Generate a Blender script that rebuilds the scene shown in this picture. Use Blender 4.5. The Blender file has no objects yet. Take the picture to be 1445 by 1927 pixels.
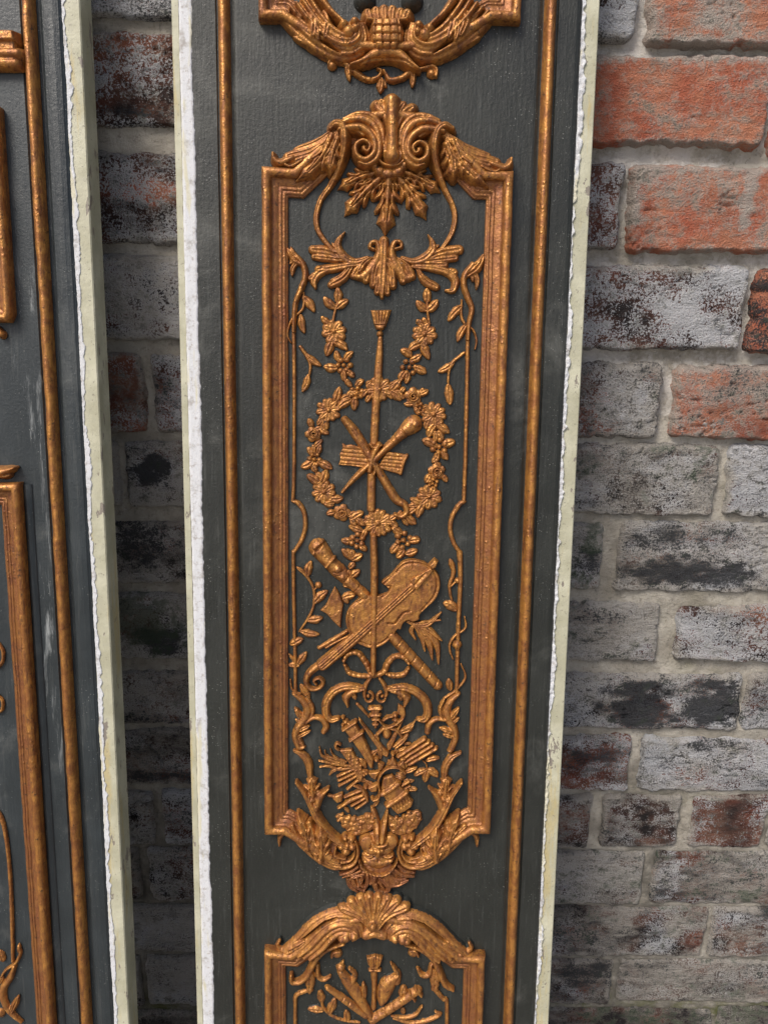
import bpy, math, random
import numpy as np
from mathutils import Matrix, Vector

# ------------------------------------------------------------------ camera, sky, sun, exposure
sc = bpy.context.scene
COL = sc.collection
RAD = math.radians
F_PX, IMG_W, IMG_H = 1447.0, 1445.0, 1927.0
PITCH, ROLL, CAM_H = RAD(17), RAD(0.76), 0.98
CAM_D = 0.72 * math.cos(PITCH)
c_fw = np.array([0, math.cos(PITCH), -math.sin(PITCH)])
c_up0 = np.array([0, math.sin(PITCH), math.cos(PITCH)])
c_rt0 = np.array([1.0, 0, 0])
c_rt = c_rt0 * math.cos(ROLL) + c_up0 * math.sin(ROLL)
c_up = c_up0 * math.cos(ROLL) - c_rt0 * math.sin(ROLL)
CAM = np.array([0, -CAM_D, CAM_H])
cd = bpy.data.cameras.new('camera'); cam = bpy.data.objects.new('camera', cd); COL.objects.link(cam)
m = Matrix.Identity(4)
for r in range(3):
    m[r][0], m[r][1], m[r][2], m[r][3] = c_rt[r], c_up[r], -c_fw[r], CAM[r]
cam.matrix_world = m
cd.sensor_fit = 'HORIZONTAL'; cd.sensor_width = 36.0; cd.lens = 36.0 * F_PX / IMG_W
cd.clip_start = 0.02; cd.clip_end = 200
sc.camera = cam

SUN_EL, SUN_AZ = RAD(50), RAD(-40)          # from above, in front of the wall and to its left
world = bpy.data.worlds.new('World'); sc.world = world; world.use_nodes = True
wn = world.node_tree.nodes; wl = world.node_tree.links
sky = wn.new('ShaderNodeTexSky'); sky.sky_type = 'NISHITA'; sky.sun_disc = False
sky.sun_elevation = SUN_EL; sky.sun_rotation = RAD(180 + 40); sky.dust_density = 4.0; sky.ozone_density = 0.6; sky.air_density = 0.8
wl.new(sky.outputs['Color'], wn['Background'].inputs['Color'])
wn['Background'].inputs['Strength'].default_value = 0.072
sd = bpy.data.lights.new('sun', 'SUN'); sd.energy = 1.5; sd.angle = RAD(24); sd.color = (1.0, 0.95, 0.88)
sun = bpy.data.objects.new('sun', sd); COL.objects.link(sun)
sun_dir = Vector((math.sin(SUN_AZ) * math.cos(SUN_EL), -math.cos(SUN_AZ) * math.cos(SUN_EL), math.sin(SUN_EL)))
sun.rotation_euler = sun_dir.to_track_quat('Z', 'Y').to_euler(); sun.location = (-2, -3, 4)
vs = sc.view_settings
vs.view_transform = 'Standard'; vs.look = 'None'; vs.gamma = 1.0; vs.exposure = 1.15; vs.use_curve_mapping = False

# ------------------------------------------------------------------ numeric helpers
rng = np.random.default_rng(11); random.seed(5)
TAB = rng.random((256, 256))
def vnoise(x, y, s=0):
    x = np.asarray(x, float) + s * 17.13; y = np.asarray(y, float) + s * 31.7
    xi = np.floor(x).astype(int); yi = np.floor(y).astype(int)
    fx = x - xi; fy = y - yi
    fx = fx * fx * (3 - 2 * fx); fy = fy * fy * (3 - 2 * fy)
    a = TAB[xi & 255, yi & 255]; b = TAB[(xi + 1) & 255, yi & 255]
    c = TAB[xi & 255, (yi + 1) & 255]; d = TAB[(xi + 1) & 255, (yi + 1) & 255]
    return (a * (1 - fx) + b * fx) * (1 - fy) + (c * (1 - fx) + d * fx) * fy - 0.5
def fbm(x, y, o=4, s=0):
    r = 0; a = 1.0
    for i in range(o):
        r = r + a * vnoise(x * 2 ** i, y * 2 ** i, s + i); a *= 0.5
    return r
def ray(px, py):
    return c_fw + c_rt * ((px - IMG_W / 2) / F_PX) - c_up * ((py - IMG_H / 2) / F_PX)

def mesh_obj(name, V, Fq, mat, parent=None, attrs=None, smooth=True, matrix=None):
    V = np.asarray(V, np.float32); Fq = np.asarray(Fq, np.int32)
    me = bpy.data.meshes.new(name)
    me.vertices.add(len(V)); me.vertices.foreach_set('co', V.ravel())
    k = Fq.shape[1]
    me.loops.add(Fq.size); me.loops.foreach_set('vertex_index', Fq.ravel())
    me.polygons.add(len(Fq)); me.polygons.foreach_set('loop_start', np.arange(0, Fq.size, k, dtype=np.int32))
    me.update(calc_edges=True)
    me.polygons.foreach_set('use_smooth', np.full(len(Fq), smooth))
    for n, a in (attrs or {}).items():
        at = me.attributes.new(n, 'FLOAT', 'POINT')
        at.data.foreach_set('value', np.broadcast_to(np.asarray(a, np.float32), (len(V),)).copy())
    me.materials.append(mat); me.validate()
    o = bpy.data.objects.new(name, me); COL.objects.link(o)
    if matrix is not None: o.matrix_world = matrix
    if parent is not None: o.parent = parent
    return o
def grid_faces(ny, nx, keep=None, flip=False):
    i = np.arange(ny * nx).reshape(ny, nx)
    q = np.stack([i[:-1, :-1], i[:-1, 1:], i[1:, 1:], i[1:, :-1]], -1)
    if flip: q = q[..., ::-1]
    return q.reshape(-1, 4) if keep is None else q[keep]
def compact(V, Fq, attrs):
    used = np.unique(Fq); mp = np.full(len(V), -1); mp[used] = np.arange(len(used))
    return V[used], mp[Fq], {k: (a[used] if np.ndim(a) else a) for k, a in attrs.items()}

# ------------------------------------------------------------------ materials
def new_mat(name):
    M = bpy.data.materials.new(name); M.use_nodes = True
    nt = M.node_tree; b = nt.nodes['Principled BSDF']
    return M, nt, b
class NB:
    def __init__(s, nt): s.nt = nt; s.tc = nt.nodes.new('ShaderNodeTexCoord')
    def L(s, a, b): s.nt.links.new(a, b)
    def coord(s, scale=(1, 1, 1), rnd=False):
        mp = s.nt.nodes.new('ShaderNodeMapping'); mp.inputs['Scale'].default_value = scale
        s.L(s.tc.outputs['Object'], mp.inputs['Vector'])
        if rnd:
            oi = s.nt.nodes.new('ShaderNodeObjectInfo'); k = s.math('MULTIPLY', oi.outputs['Random'], 37.0)
            cx = s.nt.nodes.new('ShaderNodeCombineXYZ')
            for i in range(3): s.L(k, cx.inputs[i])
            s.L(cx.outputs[0], mp.inputs['Location'])
        return mp.outputs['Vector']
    def noise(s, vec, scale, detail=4, rough=0.55, dist=0.0):
        n = s.nt.nodes.new('ShaderNodeTexNoise'); n.inputs['Scale'].default_value = scale
        n.inputs['Detail'].default_value = detail; n.inputs['Roughness'].default_value = rough; n.inputs['Distortion'].default_value = dist
        s.L(vec, n.inputs['Vector']); return n.outputs['Fac']
    def voro(s, vec, scale, feat='F1'):
        n = s.nt.nodes.new('ShaderNodeTexVoronoi'); n.feature = feat; n.inputs['Scale'].default_value = scale
        s.L(vec, n.inputs['Vector']); return n.outputs['Distance']
    def math(s, op, a, b=None, clamp=False):
        n = s.nt.nodes.new('ShaderNodeMath'); n.operation = op; n.use_clamp = clamp
        for i, v in enumerate((a, b)):
            if v is None: continue
            if isinstance(v, (int, float)): n.inputs[i].default_value = v
            else: s.L(v, n.inputs[i])
        return n.outputs[0]
    def ramp(s, f, lo, hi, a=0.0, b=1.0):
        n = s.nt.nodes.new('ShaderNodeMapRange'); n.interpolation_type = 'SMOOTHSTEP'
        n.inputs['From Min'].default_value = lo; n.inputs['From Max'].default_value = hi
        n.inputs['To Min'].default_value = a; n.inputs['To Max'].default_value = b
        s.L(f, n.inputs['Value']); return n.outputs[0]
    def mix(s, f, a, b):
        n = s.nt.nodes.new('ShaderNodeMix'); n.data_type = 'RGBA'
        for sock, v in ((n.inputs[0], f), (n.inputs[6], a), (n.inputs[7], b)):
            if isinstance(v, (int, float)): sock.default_value = v
            elif isinstance(v, tuple): sock.default_value = (*v, 1)
            else: s.L(v, sock)
        return n.outputs[2]
    def attr(s, name):
        n = s.nt.nodes.new('ShaderNodeAttribute'); n.attribute_name = name; return n.outputs['Fac']
    def bump(s, h, strength, dist, prev=None):
        n = s.nt.nodes.new('ShaderNodeBump'); n.inputs['Strength'].default_value = strength; n.inputs['Distance'].default_value = dist
        s.L(h, n.inputs['Height'])
        if prev is not None: s.L(prev, n.inputs['Normal'])
        return n.outputs['Normal']

DARK = (0.0165, 0.0182, 0.0155)
def mat_gold(name, hi=(0.44, 0.200, 0.046), lo=(0.235, 0.089, 0.026), red=(0.125, 0.044, 0.021)):
    M, nt, b = new_mat(name); N = NB(nt)
    v = N.coord(rnd=True); vst = N.coord((1, 1, 0.22), True)
    n1 = N.noise(v, 120, 4, 0.65); n2 = N.noise(v, 750, 2, 0.65); n3 = N.noise(vst, 330, 3, 0.65); n4 = N.noise(v, 30, 3, 0.6)
    c = N.mix(N.ramp(n1, 0.32, 0.68), lo, hi)
    c = N.mix(N.math('MULTIPLY', N.ramp(n3, 0.46, 0.66), N.ramp(n4, 0.36, 0.62, 0.25, 0.8)), c, red)
    c = N.mix(N.ramp(n2, 0.66, 0.78, 0, 0.35), c, (0.62, 0.33, 0.10))
    c = N.mix(N.math('MULTIPLY', N.attr('band'), N.ramp(n3, 0.30, 0.62, 0.8, 0.25)), c, (0.17, 0.060, 0.030))   # red-brown undercoat left on the inner fillets
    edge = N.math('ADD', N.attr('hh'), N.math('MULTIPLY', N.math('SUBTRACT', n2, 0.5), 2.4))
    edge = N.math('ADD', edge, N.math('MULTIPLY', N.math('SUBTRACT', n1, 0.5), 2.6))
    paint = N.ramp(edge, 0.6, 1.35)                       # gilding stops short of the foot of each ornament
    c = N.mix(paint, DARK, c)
    worn = N.ramp(N.noise(v, 260, 5, 0.78), 0.58, 0.65, 0, 0.8)    # rubbed spots and black paint left on the gilding
    c = N.mix(worn, c, (0.032, 0.026, 0.021))
    N.L(c, b.inputs['Base Color'])
    N.L(N.math('MULTIPLY', paint, 0.5), b.inputs['Metallic'])
    N.L(N.ramp(n1, 0.3, 0.7, 0.5, 0.32), b.inputs['Roughness'])
    bumps = N.math('MULTIPLY', N.ramp(N.voro(v, 230), 0.0, 0.36, 1, 0), N.ramp(n4, 0.50, 0.60))
    hgt = N.math('ADD', N.noise(v, 430, 3, 0.65), N.math('MULTIPLY', bumps, 0.9))
    N.L(N.bump(hgt, 0.5, 0.0013), b.inputs['Normal'])
    return M
def mat_dark(name, base=DARK, streak=False, rough=0.45):
    M, nt, b = new_mat(name); N = NB(nt)
    v = N.coord(); vst = N.coord((1, 1, 0.06))
    n1 = N.noise(v, 18, 5, 0.6)
    c = N.mix(N.ramp(n1, 0.35, 0.7), tuple(x * 0.86 for x in base), tuple(x * 1.2 for x in base))
    st = N.ramp(N.noise(vst, 300, 4, 0.75), 0.52, 0.78, 0, 0.4)
    c = N.mix(st, c, (0.09, 0.095, 0.09))
    spk = N.ramp(N.voro(v, 420), 0.06, 0.16, 1, 0)
    spk = N.math('MULTIPLY', spk, N.ramp(N.noise(v, 24, 4, 0.6), 0.46, 0.62, 0, 0.6))
    c = N.mix(spk, c, (0.40, 0.41, 0.38))
    dust = N.ramp(N.noise(v, 9, 6, 0.7, 0.6), 0.52, 0.72, 0, 0.16)
    c = N.mix(dust, c, (0.33, 0.33, 0.30))
    if streak:
        w = N.math('MULTIPLY', N.ramp(N.noise(N.coord((1, 1, 0.10)), 75, 6, 0.75, 0.4), 0.55, 0.72, 0, 0.55), N.attr('stain'))
        c = N.mix(w, c, (0.5, 0.53, 0.53))
    N.L(c, b.inputs['Base Color'])
    N.L(N.ramp(n1, 0.3, 0.75, rough - 0.06, rough + 0.12), b.inputs['Roughness'])
    b.inputs['Specular IOR Level'].default_value = 0.4
    pim = N.math('MULTIPLY', N.ramp(N.voro(v, 150), 0.0, 0.20, 1, 0), N.ramp(n1, 0.52, 0.60))
    hgt = N.math('ADD', N.math('MULTIPLY', N.noise(v, 360, 4, 0.68), 1.0), N.math('MULTIPLY', pim, 0.55))
    hgt = N.math('ADD', hgt, N.math('MULTIPLY', N.noise(N.coord((1, 1, 0.12)), 420, 3, 0.65), 0.9))
    nn = N.bump(hgt, 0.28, 0.0015)
    N.L(nn, b.inputs['Normal'])
    return M
def mat_cream():
    M, nt, b = new_mat('cream_paint'); N = NB(nt); v = N.coord(); vs_ = N.coord((1, 1, 0.12))
    c = N.mix(N.ramp(N.noise(v, 30, 5), 0.35, 0.7), (0.33, 0.32, 0.225), (0.46, 0.45, 0.34))
    c = N.mix(N.ramp(N.noise(vs_, 60, 5, 0.7), 0.54, 0.66, 0, 0.6), c, (0.40, 0.31, 0.12))
    c = N.mix(N.ramp(N.noise(v, 140, 5, 0.75), 0.5, 0.68, 0, 0.5), c, (0.33, 0.32, 0.245))
    chip = N.ramp(N.noise(N.coord((1, 1, 0.45)), 110, 4, 0.6), 0.63, 0.645)
    c = N.mix(chip, c, (0.20, 0.175, 0.145))
    c = N.mix(N.ramp(N.noise(v, 420, 3, 0.7), 0.62, 0.70, 0, 0.75), c, (0.14, 0.125, 0.10))
    N.L(c, b.inputs['Base Color']); b.inputs['Roughness'].default_value = 0.55
    nn = N.bump(N.noise(v, 230, 5, 0.65), 0.4, 0.0012); nn = N.bump(chip, 0.5, -0.0006, nn)
    N.L(nn, b.inputs['Normal']); return M
def mat_white():
    M, nt, b = new_mat('bare_gesso'); N = NB(nt); v = N.coord()
    c = N.mix(N.ramp(N.noise(v, 70, 6, 0.7), 0.5, 0.68), (0.53, 0.54, 0.555), (0.32, 0.305, 0.285))
    c = N.mix(N.ramp(N.noise(v, 240, 5, 0.75), 0.54, 0.66, 0, 0.75), c, (0.30, 0.27, 0.25))
    c = N.mix(N.ramp(N.noise(N.coord((1, 1, 0.15)), 55, 4, 0.7), 0.54, 0.62, 0, 0.8), c, (0.50, 0.47, 0.33))
    c = N.mix(N.ramp(N.noise(v, 42, 3, 0.6), 0.70, 0.74, 0, 0.7), c, (0.55, 0.19, 0.10))
    N.L(c, b.inputs['Base Color']); b.inputs['Roughness'].default_value = 0.8
    N.L(N.bump(N.noise(v, 400, 5, 0.7), 0.5, 0.001), b.inputs['Normal']); return M
def mat_brick():
    M, nt, b = new_mat('weathered_brick'); N = NB(nt); v = N.coord(rnd=True)
    big = N.noise(v, 26, 3, 0.65); mid = N.noise(v, 85, 5, 0.7); fine = N.noise(v, 560, 3, 0.75); lay = N.noise(N.coord((1, 1, 2.6), True), 60, 5, 0.72)
    red = N.mix(N.ramp(big, 0.34, 0.66), (0.42, 0.118, 0.066), (0.52, 0.215, 0.125))
    red = N.mix(N.ramp(mid, 0.46, 0.74, 0, 0.7), red, (0.55, 0.35, 0.26))
    red = N.mix(N.ramp(lay, 0.50, 0.68, 0, 0.65), red, (0.42, 0.34, 0.27))
    red = N.mix(N.ramp(fine, 0.60, 0.75, 0, 0.5), red, (0.17, 0.065, 0.048))
    brn = N.mix(N.ramp(mid, 0.38, 0.64), (0.022, 0.018, 0.018), (0.070, 0.044, 0.037))
    c = N.mix(N.attr('red'), brn, red)
    # flakes of orange body on dark bricks
    c = N.mix(N.ramp(lay, 0.70, 0.73, 0, 0.8), c, (0.36, 0.13, 0.06))
    def mask(name, nz, w=0.10):
        a = N.attr(name); t = N.math('SUBTRACT', N.math('ADD', a, nz), 1.0)
        return N.ramp(t, -w, w)
    sp = N.math('ADD', N.math('MULTIPLY', fine, 0.62), N.math('MULTIPLY', mid, 0.38))
    sp = N.ramp(sp, 0.30, 0.72)
    c = N.mix(N.math('MULTIPLY', mask('white', sp, 0.09), 0.9), c, N.mix(big, (0.40, 0.41, 0.43), (0.70, 0.71, 0.73)))
    c = N.mix(N.math('MULTIPLY', mask('buff', N.ramp(N.math('ADD', N.math('MULTIPLY', mid, 0.55), N.math('MULTIPLY', fine, 0.45)), 0.3, 0.7), 0.42), 0.85), c, N.mix(fine, (0.30, 0.28, 0.25), (0.54, 0.50, 0.44)))
    c = N.mix(N.math('MULTIPLY', mask('black', N.ramp(N.math('ADD', N.math('MULTIPLY', sp, 0.5), N.math('MULTIPLY', lay, 0.5)), 0.25, 0.75), 0.34), 0.93), c, N.mix(fine, (0.010, 0.012, 0.016), (0.035, 0.038, 0.045)))
    c = N.mix(N.math('MULTIPLY', mask('green', N.ramp(mid, 0.3, 0.7), 0.3), 0.6), c, (0.055, 0.085, 0.045))
    N.L(c, b.inputs['Base Color']); b.inputs['Roughness'].default_value = 0.85; b.inputs['Specular IOR Level'].default_value = 0.25
    hb = N.math('ADD', N.math('MULTIPLY', lay, 0.9), N.math('MULTIPLY', fine, 0.9)); hb = N.math('ADD', hb, N.math('MULTIPLY', N.ramp(N.voro(v, 150), 0, 0.18, 0, 1), 0.25)); nn = N.bump(hb, 1.0, 0.0062)
    N.L(nn, b.inputs['Normal']); return M
def mat_mortar():
    M, nt, b = new_mat('lime_mortar'); N = NB(nt); v = N.coord()
    c = N.mix(N.ramp(N.noise(v, 22, 6, 0.65), 0.35, 0.68), (0.29, 0.265, 0.22), (0.50, 0.465, 0.40))
    c = N.mix(N.ramp(N.noise(v, 200, 6, 0.78), 0.52, 0.68, 0, 0.65), c, (0.13, 0.115, 0.095))
    c = N.mix(N.ramp(N.noise(v, 11, 5, 0.6), 0.55, 0.70, 0, 0.4), c, (0.19, 0.185, 0.16))
    c = N.mix(N.math('MULTIPLY', N.attr('damp'), N.ramp(N.noise(v, 60, 5, 0.7), 0.3, 0.6, 0.35, 0.85)), c, (0.135, 0.125, 0.105))
    ns = N.noise(v, 38, 5, 0.7)
    c = N.mix(N.math('MULTIPLY', N.ramp(ns, 0.40, 0.62), N.attr('moss')), c, (0.10, 0.11, 0.032))
    c = N.mix(N.math('MULTIPLY', N.ramp(ns, 0.42, 0.6), N.attr('smooth')), c, (0.56, 0.53, 0.495))
    N.L(c, b.inputs['Base Color']); b.inputs['Roughness'].default_value = 0.92; b.inputs['Specular IOR Level'].default_value = 0.2
    nn = N.bump(N.noise(v, 170, 6, 0.75), 0.9, 0.0045)
    N.L(nn, b.inputs['Normal']); return M
def mat_plain(name, col, rough=0.8, sc_=30):
    M, nt, b = new_mat(name); N = NB(nt); v = N.coord()
    c = N.mix(N.ramp(N.noise(v, sc_, 5, 0.65), 0.3, 0.7), tuple(x * 0.7 for x in col), tuple(x * 1.3 for x in col))
    N.L(c, b.inputs['Base Color']); b.inputs['Roughness'].default_value = rough
    N.L(N.bump(N.noise(v, sc_ * 8, 5, 0.65), 0.5, 0.003), b.inputs['Normal']); return M
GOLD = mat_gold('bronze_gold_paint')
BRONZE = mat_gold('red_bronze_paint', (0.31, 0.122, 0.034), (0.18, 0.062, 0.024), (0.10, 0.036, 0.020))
PAINT = mat_dark('charcoal_paint')
PAINT_BLUE = mat_dark('slate_paint', (0.021, 0.027, 0.030), True, 0.40)
CREAM, WHITE, BRICK, MORTAR = mat_cream(), mat_white(), mat_brick(), mat_mortar()

# ------------------------------------------------------------------ ground
GR = mat_plain('worn_paving', (0.27, 0.255, 0.23), 0.85, 12)
g = mesh_obj('ground', [(-60, -60, 0), (60, -60, 0), (60, 60, 0), (-60, 60, 0)], [(0, 1, 2, 3)], GR, smooth=False)
g['kind'] = 'structure'; g['label'] = 'grey paving at the foot of the brick wall'

# ------------------------------------------------------------------ brick wall
wall = bpy.data.objects.new('brick_wall', None); COL.objects.link(wall); wall.location = (0, 0, 0)
wall['label'] = 'old weathered brick wall of red, grey and blackened bricks behind the leaning panels'; wall['category'] = 'wall'
def wpt(px, py):
    d = ray(px, py); t = -CAM[1] / d[1]; p = CAM + t * d; return p[0], p[2]
# course: (left top, left bottom, right top, right bottom) in drawing rows at x=265 and x=1250, then bricks (x0, x1, style, edge)
COURSES = [
 ((-310, -150, -290, -125), [(-700, -180, 'g'), (-160, 380, 'd'), (400, 1000, 'g'), (1020, 1420, 'r'), (1440, 2000, 'r')]),
 ((-118, 32, -95, 75), [(-640, -100, 'g'), (-80, 480, 'gw'), (500, 930, 'g'), (950, 1196, 'gb'), (1228, 1740, 'rp'), (1760, 2200, 'r')]),
 ((62, 232, 108, 273), [(-460, 40, 'd'), (60, 580, 'ds'), (600, 905, 'g'), (925, 1440, 'r'), (1462, 1960, 'r')]),
 ((290, 455, 313, 470), [(-560, -70, 'g'), (-50, 440, 'dw'), (460, 660, 'd'), (680, 1165, 'ds'), (1188, 1690, 'ro'), (1710, 2100, 'r')]),
 ((483, 636, 505, 655), [(-380, 60, 'd'), (80, 540, 'gl'), (560, 905, 'd'), (925, 1396, 'gs'), (1420, 1880, 'rd')]),
 ((668, 811, 690, 822), [(-400, 40, 'g'), (60, 270, 'db'), (292, 740, 'dw'), (760, 960, 'g'), (980, 1238, 'dg'), (1268, 1720, 'rg')]),
 ((835, 951, 840, 967), [(-440, -20, 'd'), (0, 222, 'gl'), (240, 660, 'gp'), (680, 880, 'd'), (900, 1345, 'gy'), (1368, 1800, 'gw')]),
 ((982, 1095, 985, 1110), [(-320, 95, 'd'), (115, 520, 'gp'), (540, 720, 'd'), (740, 1130, 'gn'), (1166, 1590, 'gk'), (1610, 1800, 'g')]),
 ((1118, 1236, 1140, 1242), [(-360, 60, 'd'), (80, 490, 'gn'), (510, 810, 'd'), (830, 1234, 'gy'), (1276, 1690, 'dw')]),
 ((1265, 1358, 1272, 1370), [(-300, -20, 'd'), (0, 400, 'gp'), (420, 600, 'd'), (620, 970, 'd'), (990, 1388, 'gx'), (1404, 1800, 'gw')]),
 ((1374, 1473, 1390, 1485), [(-400, 100, 'd'), (120, 520, 'dg'), (540, 780, 'd'), (800, 1182, 'ds'), (1206, 1590, 'gw')]),
 ((1490, 1588, 1500, 1592), [(-400, 80, 'd'), (100, 288, 'gp'), (308, 690, 'dw'), (710, 1108, 'dg'), (1134, 1276, 'd'), (1302, 1436, 'db'), (1452, 1830, 'g')]),
 ((1597, 1690, 1605, 1698), [(-300, 60, 'd'), (80, 264, 'dg'), (284, 640, 'gp'), (660, 835, 'd'), (855, 1206, 'gy'), (1228, 1590, 'kb'), (1606, 1800, 'd')]),
 ((1705, 1788, 1710, 1797), [(-360, 70, 'd'), (90, 440, 'gl'), (460, 640, 'd'), (660, 960, 'd'), (975, 1324, 'kb'), (1338, 1690, 'kd')]),
 ((1800, 1890, 1808, 1885), [(-400, -80, 'd'), (-65, 265, 'gp'), (280, 620, 'gl'), (635, 800, 'd'), (815, 1148, 'kd'), (1164, 1510, 'kg'), (1525, 1860, 'd')]),
 ((1904, 1990, 1900, 1984), [(-420, 80, 'd'), (95, 425, 'm'), (440, 760, 'm'), (775, 1000, 'm'), (1015, 1330, 'm'), (1345, 1660, 'm')]),
 ((2003, 2085, 1998, 2078), [(-300, 10, 'm'), (25, 340, 'm'), (355, 660, 'm'), (675, 980, 'm'), (995, 1300, 'm'), (1315, 1620, 'm')]),
]
STY = {  # red, white, buff, black, green
 'r': (1, 0, .18, 0, 0), 'rp': (.95, .12, .42, 0, 0), 'ro': (1, 0, .30, 0, 0), 'rd': (.75, .22, .1, .42, 0), 'rg': (.85, .15, .48, .12, 0),
 'g': (.15, .62, .45, .2, 0), 'gb': (.1, .78, .2, .1, 0), 'gw': (.1, .80, .35, .25, 0), 'gl': (.05, .80, .62, .05, 0), 'gs': (.15, .68, .1, .05, 0),
 'gp': (.1, .66, .62, .1, 0), 'gy': (.05, .62, .72, .12, .1), 'gn': (.05, .6, .66, .15, .2), 'gk': (.05, .7, .6, .22, 0), 'gx': (.05, .75, .5, .2, 0),
 'd': (.1, .52, .35, .2, 0), 'ds': (.25, .52, .1, .12, 0), 'dw': (.18, .62, .2, .15, 0), 'db': (.3, .36, .1, .12, 0), 'dg': (.12, .5, .5, .18, 0),
 'k': (.05, .5, .5, .35, 0), 'kn': (.05, .45, .6, .25, .42), 'kd': (.1, .48, .45, .32, 0), 'kb': (.06, .5, .4, .36, .08), 'kg': (.06, .45, .62, .28, .08), 'm': (.05, .2, .5, .3, .35)}
PATCH = [ # x, y, rx, ry, channel, amount
 (290, 880, 50, 30, 'black', 1.0), (1200, 1320, 62, 48, 'black', .9), (1340, 1330, 52, 44, 'black', .9), (1300, 1080, 120, 26, 'black', .8),
 (1250, 1010, 90, 20, 'black', .45), (270, 1160, 60, 46, 'green', .7), (310, 1205, 40, 26, 'black', .8), (270, 1030, 60, 40, 'black', .6),
 (1110, 1010, 30, 30, 'green', .75), (1112, 1060, 25, 25, 'black', .5), (300, 1458, 110, 16, 'black', .6), (280, 1352, 110, 8, 'black', .4),
 (1130, 1160, 40, 22, 'black', .35), (1395, 1140, 60, 30, 'red', .4), (1400, 390, 16, 70, 'buff', .7), (1350, 20, 60, 40, 'buff', .55), (1280, 230, 150, 20, 'buff', .3),
 (300, 360, 70, 22, 'red', .8), (250, 210, 50, 14, 'black', .5), (1440, 560, 25, 30, 'red', .5), (1430, 540, 30, 12, 'black', .6), (1420, 640, 60, 60, 'red', .3),
 (1110, 780, 60, 40, 'red', .3), (1200, 760, 30, 60, 'white', .35), (1370, 870, 25, 40, 'white', .3), (1260, 880, 60, 26, 'white', .3), (1110, 940, 30, 14, 'black', .6),
 (1390, 1640, 70, 60, 'buff', .45), (1400, 1685, 30, 12, 'green', .5), (1120, 1420, 60, 18, 'black', .4), (1330, 1400, 60, 12, 'black', .5), (1165, 1735, 30, 26, 'buff', .5), (1265, 1745, 20, 22, 'buff', .5),
 (1105, 1830, 50, 30, 'black', .5), (1160, 1640, 45, 28, 'buff', .4), (1205, 1660, 26, 40, 'black', .6), (1260, 1650, 30, 40, 'white', .45)]
CH = ('red', 'white', 'buff', 'black', 'green')
PATCHW = [(wpt(x, y), wpt(x + rx, y)[0] - wpt(x, y)[0], wpt(x, y)[1] - wpt(x, y + ry)[1], c, a) for x, y, rx, ry, c, a in PATCH]
mort_rects = []
def quad(c, x0, x1):
    (lt, lb, rt, rb) = c
    e = lambda x, l, r: l + (r - l) * (x - 265) / 985.0
    return [wpt(x0, e(x0, lt, rt)), wpt(x1, e(x1, lt, rt)), wpt(x1, e(x1, lb, rb)), wpt(x0, e(x0, lb, rb))]
bi = 0
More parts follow.
